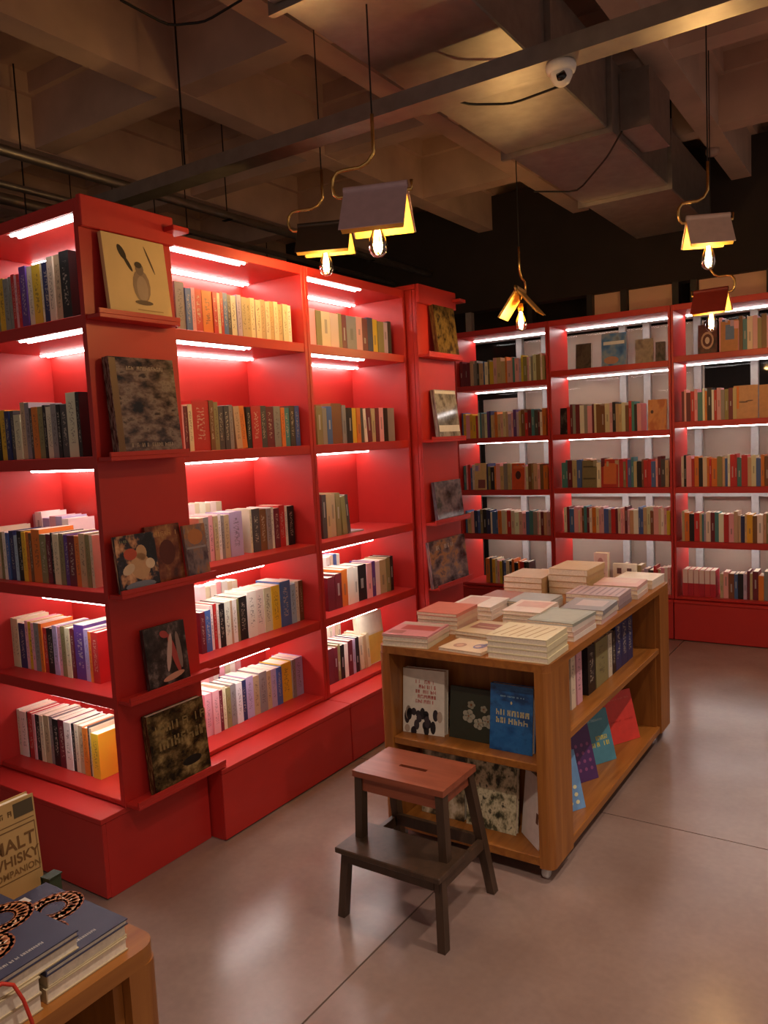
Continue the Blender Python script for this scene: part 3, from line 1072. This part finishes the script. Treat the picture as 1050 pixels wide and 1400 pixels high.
def table(name, label, y0, y1, ends):
    t = thing(name, label, 'table', (TX0, y0, 0))
    Wt, Lt = TX1 - TX0, y1 - y0
    MB().prism(rounded(0, Wt, 0, Lt, .035), TH - .030, TH).build('table_top', OAKY, t)
    tk, EP = .055, ends[0]
    EF = ends[1]
    for ix in (0, 1):
        for iy in (0, 1):
            x0, x1 = (0, tk) if ix == 0 else (Wt - tk, Wt)
            a0, a1 = (0, EP) if iy == 0 else (Lt - EF, Lt)
            r = .028
            pts = []
            cxs = (x0 if ix == 0 else x1)
            cys = (a0 if iy == 0 else a1)
            for k in range(7):
                ang = k / 6 * math.pi / 2
                sx, sy = (1 if ix == 0 else -1), (1 if iy == 0 else -1)
                pts.append((cxs + sx * r * (1 - math.cos(ang)), cys + sy * r * (1 - math.sin(ang))))
            ox, oy = (x1 if ix == 0 else x0), (a1 if iy == 0 else a0)
            pts = pts + [(ox, cys), (ox, oy), (cxs, oy)]
            if (ix + iy) % 2 == 1:
                pts = pts[::-1]
            MB().prism(pts, .058, TH - .030).build('end_panel', OAK, t)
    MB().bbox(.006, Wt - .006, EP + .001, Lt - EF - .001, .060, .095, .003).build('bottom_board', OAKY, t)
    for y0_, y1_ in ((.008, EP), (Lt - EF, Lt - .008)):
        MB().bbox(tk, Wt - tk, y0_, y1_, .060, .095, .003).build('end_bottom', OAKY, t)
        MB().bbox(tk, Wt - tk, y0_, y1_, .417, .447, .003).build('end_shelf', OAKY, t)
    MB().bbox(.006, Wt - .006, EP + .001, Lt - EF - .001, .480, .510, .003).build('side_shelf', OAKY, t)
    for y in (EP + .010, Lt - EF - .010):
        for z0, z1 in ((.095, .480), (.510, TH - .03)):
            MB().box(.02, Wt - .02, y - .009, y + .009, z0, z1).build('end_divider', OAK, t)
    for z0, z1 in ((.095, .480), (.510, TH - .03)):
        MB().box(Wt / 2 - .009, Wt / 2 + .009, EP + .02, Lt - EF - .02, z0, z1).build('long_divider', OAK, t)
    for x in (.05, Wt - .05):
        for y in (.05, Lt - .05):
            c = MB().box(x - .014, x + .014, y - .014, y + .014, .040, .060).build('castor', CASTOR, t)
            m = MB()
            m.T = Matrix.Translation((x, y, .026)) @ Matrix.Rotation(R90, 4, 'Y')
            m.lathe([(0, -.012), (.022, -.012), (.026, -.008), (.026, .008), (.022, .012), (0, .012)], 14)
            m.build('castor_wheel', CASTOR, c, smooth=True)
    return t


table('display_table', 'long oak display table on castors covered with stacked books', 0.767, 2.46, (.20, .20))
table('display_table', 'oak display table corner in the foreground at lower left', -2.68, -0.972, (.20, .065))


# books lying flat: local x width, local y length, z up
def flat_book(label, cx, cy, z, w, l, t, colr, rz=0.0, cover=None, group=None, pages=PAGES, spine_side=-1):
    m = MB()
    cv = .002
    m.box(-w / 2, w / 2, -l / 2, l / 2, 0, cv)
    m.box(-w / 2, w / 2, -l / 2, l / 2, t - cv, t)
    if spine_side < 0:
        m.box(-w / 2, -w / 2 + cv, -l / 2, l / 2, cv, t - cv)
    else:
        m.box(w / 2 - cv, w / 2, -l / 2, l / 2, cv, t - cv)
    mat = cover or plain('stock_' + colr.strip('#'), colr, .4, var=.05)
    o = m.build('book', mat)
    MB().box(-w / 2 + cv, w / 2 - cv, -l / 2 + .002, l / 2 - .002, cv, t - cv).build('page_block', pages, o)
    o.matrix_world = Matrix.Translation((cx, cy, z)) @ Matrix.Rotation(rz, 4, 'Z')
    tag(o, label, 'book', group)
    return o


def flat_print(o, shapes, t):
    e = prints(o, shapes)
    e.data.transform(Matrix.Translation((0, 0, t)) @ Matrix.Rotation(-R90, 4, 'X'))
    return e


SRN = random.Random(3)


def stack(desc, cx, cy, w, l, vols, rz=0.0, spine_side=1, top=None, cover=None):
    """vols: list of (thickness, hex) bottom to top"""
    z = TH + .0005
    n = len(vols)
    o = None
    for i, (t, c) in enumerate(vols):
        pos = 'top' if i == n - 1 else 'bottom' if i == 0 else ORD[n - i] + ' from top'
        lab = desc if n == 1 else '%s book of %s' % (pos, desc)
        o = flat_book(lab, cx + SRN.uniform(-.003, .003), cy + SRN.uniform(-.003, .003), z, w, l, t, c, rz + SRN.uniform(-.015, .015), cover=cover if i == n - 1 else None, group='books stacked on the oak table', spine_side=spine_side)
        z += t + .0004
    if top:
        flat_print(o, top, vols[-1][0])
    return o


CRM, PNK, GRY, TAN = '#d9cda8', '#d6a8a0', '#a3a19c', '#c4a070'
WHT = '#e6ded4'
stack('the pink and red pile at the table front left', .775, .885, .20, .22, [(.022, '#cfc4a4'), (.018, '#d2b8a4'), (.008, '#c8868c')], .12, top=[('r', '#a8443c', -.06, .09, -.02, .05), ('r', '#b8a89c', -.09, .09, .06, .10), ('r', '#a06058', -.085, -.02, -.09, -.04)])
stack('thin pale booklet with two round drawings at the table front', 1.030, .865, .19, .16, [(.012, '#dcc8ac')], -.06, top=[('e', '#b08a78', -.035, -.015, .026, .03), ('e', '#cfa890', -.035, -.015, .014, .017), ('e', '#7a7494', .045, 0, .024, .034), ('e', '#5a5a7c', .06, .03, .014, .02), ('e', '#c8b0a4', .04, -.005, .012, .016)])
stack('the striped cream pile at the table front right corner', 1.262, .888, .235, .215, [(.021, CRM), (.021, CRM), (.021, CRM), (.022, CRM)], .02, top=[('p', '#a88a5a', [(-.10 + k * .032, -.09), (-.094 + k * .032, -.09), (-.064 + k * .032, .07), (-.070 + k * .032, .07)]) for k in range(6)] + marks(31, 5, -.02, .10, .085, .092, '#8a7a54'))
stack('the tall salmon pile on the table left edge', .785, 1.13, .19, .21, [(.018, '#d8b89a'), (.018, '#d2a890'), (.018, '#d8b89a'), (.018, '#d2a890'), (.014, '#cf7a68')], .06)
stack('the low pile with a brown label near the table front', .99, 1.085, .17, .21, [(.016, '#cdbd98'), (.014, '#cbb694')], -.05, top=[('r', '#94584a', -.06, .07, -.03, .06), ('r', '#c8a888', -.04, .05, .0, .01)])
stack('the pale pink pile behind the striped cream pile', 1.085, 1.33, .17, .23, [(.02, WHT), (.02, '#d8ccc0'), (.02, WHT), (.016, '#e2cdbf')], .03, top=[('r', '#d2a89a', -.06, .07, -.02, .09)])
stack('the grey-green pile by the table right edge', 1.262, 1.235, .195, .25, [(.02, WHT), (.018, '#d2b8ae'), (.02, '#ddd2c6'), (.012, '#9aa096')], -.02, top=[('r', '#aab0a6', -.08, .08, -.1, .1)])
stack('the white pile on the table left side', .80, 1.42, .20, .22, [(.02, WHT), (.02, '#e8dcd2'), (.018, '#ece4dc')], .05, top=[('r', '#d8b2aa', -.08, .02, -.09, .09)])
stack('the smooth grey pile in the table middle', .985, 1.62, .19, .22, [(.02, '#cfc8bc'), (.018, '#b8b6b0'), (.01, '#a6a8a6')], .02)
stack('the grey book pile with pink pages by the right edge', 1.275, 1.53, .19, .23, [(.02, '#d8b8b4'), (.02, '#d4c6ba'), (.02, '#8f8d92')], .03, top=[('r', '#c0b4b4', -.05, .07, -.04, .08)])
stack('the lilac striped pile right of the table middle', 1.225, 1.81, .25, .21, [(.02, '#8c7c84'), (.022, '#a8929a'), (.02, '#b8a0a4')], .02, top=[('r', '#8e7880', -.11 + k * .03, -.10 + k * .03, -.09, .09) for k in range(8)])
stack('the dull red pile left of the table middle', .80, 1.70, .20, .20, [(.018, '#c8b098'), (.016, '#a86a5c')], -.04)
stack('the low tan pile behind the dull red pile', .80, 2.02, .21, .26, [(.03, TAN), (.03, '#bf9a68'), (.028, TAN)], .03)
stack('the high tan pile at the table far end', 1.015, 2.10, .205, .27, [(.032, TAN), (.032, '#c9a878'), (.032, TAN), (.032, '#c9a878')], .0, top=[('r', '#cfb084', -.09, .09, -.12, .12)])
stack('the pale rose pile near the far right corner', 1.255, 2.06, .215, .21, [(.022, '#d8c0b4'), (.022, WHT), (.018, '#d8aca6')], .04, top=[('r', '#e0c4ba', -.09, .08, -.02, .08)])
stack('the white pile at the far right corner', 1.27, 2.335, .20, .22, [(.024, WHT), (.022, '#e6dcd0')], -.03)
stack('the far left white pile beside the tan pile', .78, 2.32, .18, .22, [(.02, WHT), (.02, '#d8cabc')], .02)
# small standing pieces at the far end
b = face_book('pale pink box-shaped book standing at the table far end', .075, .145, .05, plain('cover_pale_pink', '#d8bcb4', .45), Matrix.Translation((1.035, 2.42, TH + .0006)))
prints(b, [('e', '#b07c78', 0, .09, .016, .03), ('r', '#b8928c', -.025, .025, .03, .036)])
b = face_book('white book with two dark windows standing at the far end', .125, .085, .03, plain('cover_white_far', '#e6e0d8', .45), Matrix.Translation((1.155, 2.452, TH + .0006)))
prints(b, [('r', '#5a3c40', -.04, -.015, .03, .062), ('r', '#5a3c40', .015, .04, .03, .062)])

# upright books on the table's right side shelf (spines face +X)
ZM, ZE = .510, .447
seq = [(773, 3.5, 'm', .20), (779, 6, 'c', .235), (787, 7, 'p', .235), (802, 10, 'k', .21), (813, 16, 's', .205), (830, 5, 'c', .20), (835, 5, 'k', .20), (840, 8, 'n', .24), (848, 8, 'n', .24), (856, 7, 'n', .24)]
for i, (px, w, c, h) in enumerate(seq):
    yy = 985 - (px - 775) * 0.88
    a, e = onx(px, yy, 1.30).y, onx(px + w, yy - w * .88, 1.30).y
    o = book_obj(max(.012, e - a - .002), h, .16, jitter(lin(PAL[c]), RN), '%s book, %s from the near post on the oak table side shelf' % (CN[c], ORD[i + 1]), 'upright books on the oak table side shelf')
    o.matrix_world = Matrix.Translation((1.31, a, ZM + .0006)) @ Matrix.Rotation(R90, 4, 'Z')


def side_cover(label, x, y, w, h, tilt, mat, sh, yaw=62):
    """face-out book leaning back on the low shelf, turned towards the table's near end"""
    M = Matrix.Translation((x, y, .0961)) @ Matrix.Rotation(math.radians(yaw), 4, 'Z') @ Matrix.Rotation(math.radians(-tilt), 4, 'X')
    b = face_book(label, w, h, .016, mat, M)
    prints(b, sh)
    return b


side_cover('sky blue spotted book leaning low in the oak table side', 1.315, 1.165, .14, .235, 16, plain('cover_skyblue', '#6a96c4', .4), [('e', '#dcd8a8', -.035 + .035 * (k % 3), .03 + .03 * (k // 3), .010, .008) for k in range(9)])
side_cover('purple book leaning low in the oak table side', 1.268, 1.458, .15, .24, 16, plain('cover_purple', '#4f2a62', .4), [('e', '#8a4a7c', -.05 + .033 * (k % 4), .05 + .035 * (k // 4), .008, .008) for k in range(16)])
side_cover('teal book with yellow lettering leaning in the oak table side', 1.275, 1.695, .15, .24, 16, plain('cover_teal', '#4c8a9c', .4), marks(41, 6, -.055, .055, .075, .13, '#d8cc58', 2) + marks(42, 6, -.055, .045, .19, .205, '#9cc4cc'))
side_cover('bright red book leaning in the oak table side', 1.290, 1.985, .19, .245, 16, plain('cover_coral', '#d8382c', .35), marks(43, 6, -.07, .07, .205, .215, '#e87866') + marks(44, 6, -.07, .07, .10, .11, '#c02c24'))


def in_front(x0, x1, y, z, tilt, yaw=0.0):
    return Matrix.Translation(((x0 + x1) / 2, y, z + .0006)) @ Matrix.Rotation(yaw, 4, 'Z') @ Matrix.Rotation(math.radians(-tilt), 4, 'X')


b = face_book('white book with red lettering and black figures, in table end', .185, .262, .04, plain('cover_offwhite', '#e2dac8', .45), in_front(.720, .905, .845, ZE, 6, .10))
fig = []
fr = random.Random(8)
for k in range(22):
    x = -.08 + .16 * fr.random()
    z = .005 + .085 * fr.random()
    fig.append(('e', fr.choice(['#1d181a', '#2c2428', '#3a3034', '#1d181a', '#b8a490']), x, z, .012, fr.uniform(.012, .03)))
prints(b, fig + marks(51, 4, -.035, .05, .125, .225, '#c4685c', 5))
b = face_book('dark green book with white flowers, middle of the table end', .19, .205, .016, plain('cover_darkgreen', '#2c3020', .5), in_front(.918, 1.108, .870, ZE, 8))
fl_ = []
for (cx, cz, r) in ((.0, .14, .016), (.055, .13, .014), (-.01, .095, .026), (.075, .085, .026), (.035, .07, .022)):
    for k in range(5):
        a = k * 1.257
        fl_.append(('e', '#8f8a74' if r < .02 else '#a09a84', cx + math.cos(a) * r * .6, cz + math.sin(a) * r * .6, r * .5, r * .45))
    fl_.append(('e', '#7a4a24', cx, cz, r * .3, r * .3))
prints(b, fl_)
b = face_book('blue book with large cream lettering at right of table end', .175, .252, .03, art('cover_blue', ['#123a66', '#1e5a94', '#2a6aa4', '#174878'], 2.2, (1, 1, 2), .35, 3, 3), in_front(1.112, 1.290, .835, ZE, 7))
prints(b, marks(61, 5, -.062, .068, .105, .165, '#c8bc8c', 2) + marks(62, 7, -.045, .05, .205, .213, '#8ab0c4') + [('e', '#c8bc8c', .0, .185, .004, .006)])
PT = art('cover_foliage', ['#2c2a1c', '#5c5a40', '#b0a684', '#cfc4a0', '#3c3a28'], 7, (1, 1, 1), .4, 3, 3)
face_book('patterned cream and green book behind the stool, low in table end', .215, .285, .025, PT, in_front(.985, 1.185, .875, .0955, 7))
b = face_book('patterned dark book behind the stool steps, low in table end', .20, .26, .025, art('cover_foliage_dark', ['#1c1810', '#4a3c28', '#9a8868', '#cdbba0'], 4, (1, 1, 1), .4, 3, 9), in_front(.765, .965, .88, .0955, 7))
prints(b, [('e', '#d8c0b8', .0, .17, .045, .03)])
b = face_book('white book leaning sideways against the table right post', .15, .262, .012, plain('cover_white_lean', '#ddd4cc', .45), Matrix.Translation((1.255, .862, .0965)) @ Matrix.Rotation(math.radians(-42), 4, 'Z') @ Matrix.Rotation(math.radians(-6), 4, 'X'))
prints(b, [('r', '#5a3020', .04, .06, .09, .13)])

# ------------------------------------------------------------------ foreground table books
NAVY = plain('cover_navy', '#3a3c54', .42, var=.06)


def big_blue(label, cx, cy, z, rz, t=.010, w=.150, l=.225):
    """cover reads along +Y: local x -> +Y, local y -> -X"""
    o = flat_book(label, cx, cy, z, w, l, t, '#3a3c54', R90 + rz, cover=NAVY, group='navy cookbooks on the foreground table', spine_side=-1)
    r = random.Random(int(abs(cy) * 1000))
    sh = []
    path = []
    for (cx, cy_, rad) in ((-.034, -.026, .036), (.032, .026, .036)):
        for k in range(22):
            a = 2 * math.pi * k / 22
            path.append((cx + rad * math.cos(a), cy_ + rad * .85 * math.sin(a)))
    for (x, y) in path:
        sh.append(('e', '#9a5634', x, y, .0165, .0135))
    for (x, y) in path:
        sh.append(('e', '#c07a50', x - .001, y + .002, .0105, .0080))
    for k in range(60):
        x, y = r.choice(path)
        sh.append(('e', r.choice(['#e4b48c', '#7a4026', '#f0cfae']), x + r.uniform(-.008, .008), y + r.uniform(-.006, .006), r.uniform(.0015, .005), r.uniform(.001, .002), r.uniform(0, 180)))
    sh += marks(71, 8, -.045, .030, -.094, -.086, '#cfc8c0')
    sh += [('r', '#d8d0c8', -.03 + k * .022, -.018 + k * .022, .080, .100) for k in range(3)]
    flat_print(o, sh, t)
    return o


GZ = TH + .0006
KIN = 'books under the navy cookbooks'
flat_book('bottom book under the right navy cookbook at lower left', 1.258, -1.094, GZ, .148, .222, .022, '#c8b690', R90, group=KIN, spine_side=-1)
flat_book('middle book under the right navy cookbook at lower left', 1.256, -1.092, GZ + .0224, .146, .222, .020, '#cbb994', R90 + .012, group=KIN, spine_side=-1)
big_blue('navy cookbook with a golden pastry, nearer the table corner', 1.258, -1.093, GZ + .0428, .01)
flat_book('bottom book under the left navy cookbook at lower left', 1.262, -1.252, GZ, .150, .222, .026, '#c2b08c', R90, group=KIN, spine_side=-1)
flat_book('middle book under the left navy cookbook at lower left', 1.262, -1.251, GZ + .0264, .149, .222, .0262, '#cbb994', R90 - .01, group=KIN, spine_side=-1)
flat_book('book just under the left navy cover at lower left', 1.258, -1.184, GZ + .0532, .150, .222, .020, '#c6b48e', R90 + .02, group=KIN, spine_side=-1)
big_blue('navy cookbook with a golden pastry, at the left frame edge', 1.258, -1.184, GZ + .0736, .02)

# small tan book standing behind the navy ones, cover facing the aisle
b = face_book('tan whisky book standing upright at the lower left edge', .108, .188, .022, plain('cover_tan_whisky', '#b8935a', .5, var=.05), Matrix.Translation((1.075, -1.034, GZ)) @ Matrix.Rotation(R90, 4, 'Z') @ Matrix.Rotation(math.radians(-4), 4, 'X'))
lettering(b, 'MALT', .034, .004, .098, '#6e4c22', bold=.0006)
lettering(b, 'WHISKY', .026, .003, .072, '#6e4c22', bold=.0005)
lettering(b, 'COMPANION', .0165, .002, .052, '#7e5c30', bold=.0003)
prints(b, [('r', '#6e5028', -.050, .050, .136, .138), ('r', '#6e5028', -.050, .050, .145, .1465), ('r', '#4c4028', .012, .051, .155, .182), ('r', '#6e5028', -.050, .050, .044, .0455), ('r', '#6e5028', .049, .0504, .044, .137)] + marks(81, 4, -.045, .004, .162, .176, '#6e5028'))
o = flat_book('small dark green book edge behind the tan whisky book', 1.108, -.985, GZ, .024, .03, .040, '#22331c', .1, group=KIN, pages=plain('green_edge', '#2a3a22', .6))
# dark items on the shelf inside the foreground table
for i, (x, y, c) in enumerate(((1.22, -1.12, '#37322c'), (1.24, -1.34, '#4a4238'))):
    flat_book(['dark book on the shelf inside the foreground table, near its post', 'dark book on the shelf inside the foreground table, further in'][i], x, y - .12, ZM + .0006, .18, .2, .03, c, .1 * i)
b = MB().tube([(1.371, -1.262, GZ + .075), (1.374, -1.235, GZ + .078), (1.380, -1.222, GZ + .070), (1.388, -1.214, GZ + .045), (1.394, -1.208, GZ + .010), (1.396, -1.204, GZ - .03)], .003, 6).build('ribbon_marker', plain('ribbon_red', '#c8321f', .5), None, smooth=True)
tag(b, 'red ribbon bookmark hanging from the left navy cookbook stack', 'ribbon')

# ------------------------------------------------------------------ step stool
s = thing('step_stool', 'brown wooden two-step stool in front of the oak table', 'step stool', (1.015, .43, 0))


def slant(name, a, b_, wx, wy, mat=STOOLW):
    """square leg from foot a to head b_ (centre points)"""
    m = MB()
    vs = []
    for p in (a, b_):
        for sx, sy in ((-1, -1), (1, -1), (1, 1), (-1, 1)):
            vs.append((p[0] + sx * wx / 2, p[1] + sy * wy / 2, p[2]))
    m.add(vs, [(0, 3, 2, 1), (4, 5, 6, 7), (0, 1, 5, 4), (1, 2, 6, 5), (2, 3, 7, 6), (3, 0, 4, 7)])
    return m.build(name, mat, s)


# seat with a grip slot
sw, sd = .182, .118
sy0, sy1 = -.105, .130
seat = MB()
hx0, hx1, hy0, hy1 = -.055, .055, .0, .018
for (x0, x1, y0, y1) in ((-sw, hx0, sy0, sy1), (hx1, sw, sy0, sy1), (hx0, hx1, sy0, hy0), (hx0, hx1, hy1, sy1)):
    seat.box(x0, x1, y0, y1, .480, .502)
seat.build('seat', SEATW, s)
MB().box(-sw + .02, sw - .02, sy0 + .012, sy0 + .030, .430, .480).build('seat_apron', SEATW, s)
MB().box(-sw + .02, sw - .02, sy1 - .030, sy1 - .012, .430, .480).build('seat_apron', SEATW, s)
for sx in (-1, 1):
    MB().box(sx * (sw - .022) - .009, sx * (sw - .022) + .009, sy0 + .03, sy1 - .03, .440, .480).build('seat_apron', SEATW, s)
    # rear leg, full height
    slant('leg', (sx * .190, .205, 0), (sx * .160, .105, .480), .030, .034)
    # upper front leg down to the step
    slant('upright', (sx * .170, -.085, .238), (sx * .162, -.082, .480), .030, .034)
    # short front leg
    slant('leg', (sx * .200, -.172, 0), (sx * .186, -.150, .232), .028, .032)
    # side rail that carries the step
    m = MB()
    m.box(sx * .182 - .009, sx * .182 + .009, -.170, .165, .188, .226)
    m.build('side_rail', STOOLW, s)
MB().bbox(-.208, .208, -.195, .010, .236, .256, .003).build('step', STOOLW, s)
MB().box(-.172, .172, -.172, -.156, .196, .236).build('step_apron', STOOLW, s)
MB().box(-.165, .165, .135, .152, .200, .240).build('rear_rail', STOOLW, s)

# ------------------------------------------------------------------ book pendant lamps
LAMPY = plain('lamp_inner_page', '#d8a848', .6, var=.05)


def pendant(label, pos, axis_deg, cover_hex, w=.225, leaf=.17, thick=.028, a1=58, a2=47, arm=1, ztop=3.93):
    """open book straddling a brass rod like a roof; pos = ridge centre"""
    L = thing('book_pendant_lamp', label, 'lamp', pos, math.radians(axis_deg))
    cm = plain('lamp_cover_' + cover_hex.strip('#'), cover_hex, .38, var=.06)
    for sgn, ang in ((-1, a1), (1, a2)):
        R = Matrix.Rotation(math.radians(-sgn * (90 - ang)), 4, 'X')
        # leaf runs from the ridge along local +-y, then swings down
        Rm = Matrix.Rotation(math.radians(sgn * -(ang)), 4, 'X')
        m = MB()
        m.T = Rm
        y0, y1 = (.006, leaf) if sgn > 0 else (-leaf, -.006)
        m.box(-w / 2, w / 2, y0, y1, -.003, 0)
        hb = m.build('book_cover', cm, L)
        m = MB()
        m.T = Rm
        m.box(-w / 2 + .006, w / 2 - .006, min(y0, y1) + .006, max(y0, y1) - .002, -thick if sgn < 0 else -.010, -.003)
        m.build('page_block', LAMPY, L)
    m = MB()
    m.T = Matrix.Rotation(R90, 4, 'Y')
    m.lathe([(.012, -w / 2), (.012, w / 2)], 8)
    m.build('book_spine', cm, L, smooth=True)
    ex = arm * (w / 2)
    zr = -.02
    rod = [(-ex * 1.12, 0, zr + .03), (-ex * 1.12, 0, zr), (ex * 1.0, 0, zr), (ex * 1.18, 0, zr), (ex * 1.30, 0, zr + .012), (ex * 1.36, 0, zr + .035), (ex * 1.33, 0, zr + .065),
           (ex * 1.18, 0, zr + .085), (ex * .95, 0, zr + .09), (ex * .45, 0, zr + .092), (ex * .2, 0, zr + .105), (0, 0, zr + .135), (0, 0, zr + .26)]
    MB().tube(rod, .0065, 8).build('brass_arm', BRASS, L, smooth=True)
    MB().tube([(0, 0, zr + .26), (0, 0, ztop - pos[2])], .003, 6).build('cord', CORD, L)
    bz = -.145
    MB().tube([(0, 0, zr), (0, 0, bz + .06)], .004, 6).build('lamp_wire', CORD, L)
    MB().lathe([(0, bz + .068), (.014, bz + .066), (.017, bz + .03), (.014, bz + .02)], 12).build('bulb_socket', BRASS, L, smooth=True)
    bulb = MB().lathe([(.012, bz + .022), (.016, bz + .005), (.028, bz - .025), (.033, bz - .050), (.029, bz - .072), (.016, bz - .086), (0, bz - .090)], 16).build('bulb', BULBG, L, smooth=True)
    m = MB()
    for k in range(4):
        a = k * math.pi / 2
        m.tube([(.004 * math.cos(a), .004 * math.sin(a), bz + .02), (.011 * math.cos(a + .3), .011 * math.sin(a + .3), bz - .025), (.006 * math.cos(a), .006 * math.sin(a), bz - .068)], .0028, 6)
    m.build('filament', FIL, bulb, smooth=True)
    ld = bpy.data.lights.new('bulb_light', 'POINT')
    ld.energy = BULB_WATT
    ld.color = (1.0, 0.66, 0.32)
    ld.shadow_soft_size = .02
    lo = bpy.data.objects.new('bulb_light', ld)
    COL.objects.link(lo)
    lo.parent = L
    lo.location = (0, 0, bz - .04)
    return L


p1 = away(513, 256, 2.90)
pendant('grey book pendant lamp with a brass arm, nearest of the lamps', p1, 20, '#ccb2b8', .225, .178, arm=-1, ztop=3.098)
p2 = away(443, 306, 3.85)
pendant('black book pendant lamp hanging behind the nearest lamp', p2, 24, '#322c29', .25, .16, arm=-1)
p3 = away(711, 396, 4.75)
pendant('small book pendant lamp seen end-on like a tent', p3, 99, '#8a6a3c', .19, .19, .012, 50, 54, ztop=3.45)
p4 = away(968, 296, 4.05)
pendant('pale pink book pendant lamp at the right, higher of two', p4, 26, '#d8c0b8', .19, .155, arm=-1)
p5 = away(972, 397, 5.05)
pendant('dark red book pendant lamp before the right wall bay', p5, -4, '#6e2420', .19, .155, arm=1)

# ------------------------------------------------------------------ spot lamps added out of view to brighten the floor
for i, (x, y, tx, ty) in enumerate(((2.75, 0.6, 2.1, .6), (2.75, 2.7, 2.2, 2.5), (2.0, -1.2, 1.7, -.3), (3.9, -1.4, 3.2, -.4))):
    lab = ['added fill spot aimed at the aisle floor, nearest right', 'added fill spot aimed at the far aisle floor', 'added fill spot over the viewer aimed at the near floor', 'added fill spot far right of the viewer'][i]
    sp = thing('fill_spot_lamp', lab, 'lamp', (x, y, 3.30), group='added fill spot lamps')
    dv = Vector((tx - x, ty - y, -3.3)).normalized()
    q = dv.to_track_quat('-Z', 'Y').to_matrix().to_4x4()
    m = MB()
    m.T = q
    m.lathe([(0, .10), (.04, .10), (.045, .09), (.045, -.05), (.040, -.05), (.038, .05), (0, .05)], 14)
    m.build('fill_lamp_can', DARKMET, sp, smooth=True)
    MB().tube([(0, 0, .08), (0, 0, .63)], .008, 6).build('stem', DARKMET, sp)
    ld = bpy.data.lights.new('fill_spot_light', 'SPOT')
    ld.energy = FILL_SPOT_WATT
    ld.color = (1.0, .80, .66)
    ld.spot_size = math.radians(80)
    ld.spot_blend = .9
    ld.shadow_soft_size = .04
    lo = bpy.data.objects.new('fill_spot_light', ld)
    COL.objects.link(lo)
    lo.parent = sp
    lo.matrix_local = q @ Matrix.Translation((0, 0, -.055))
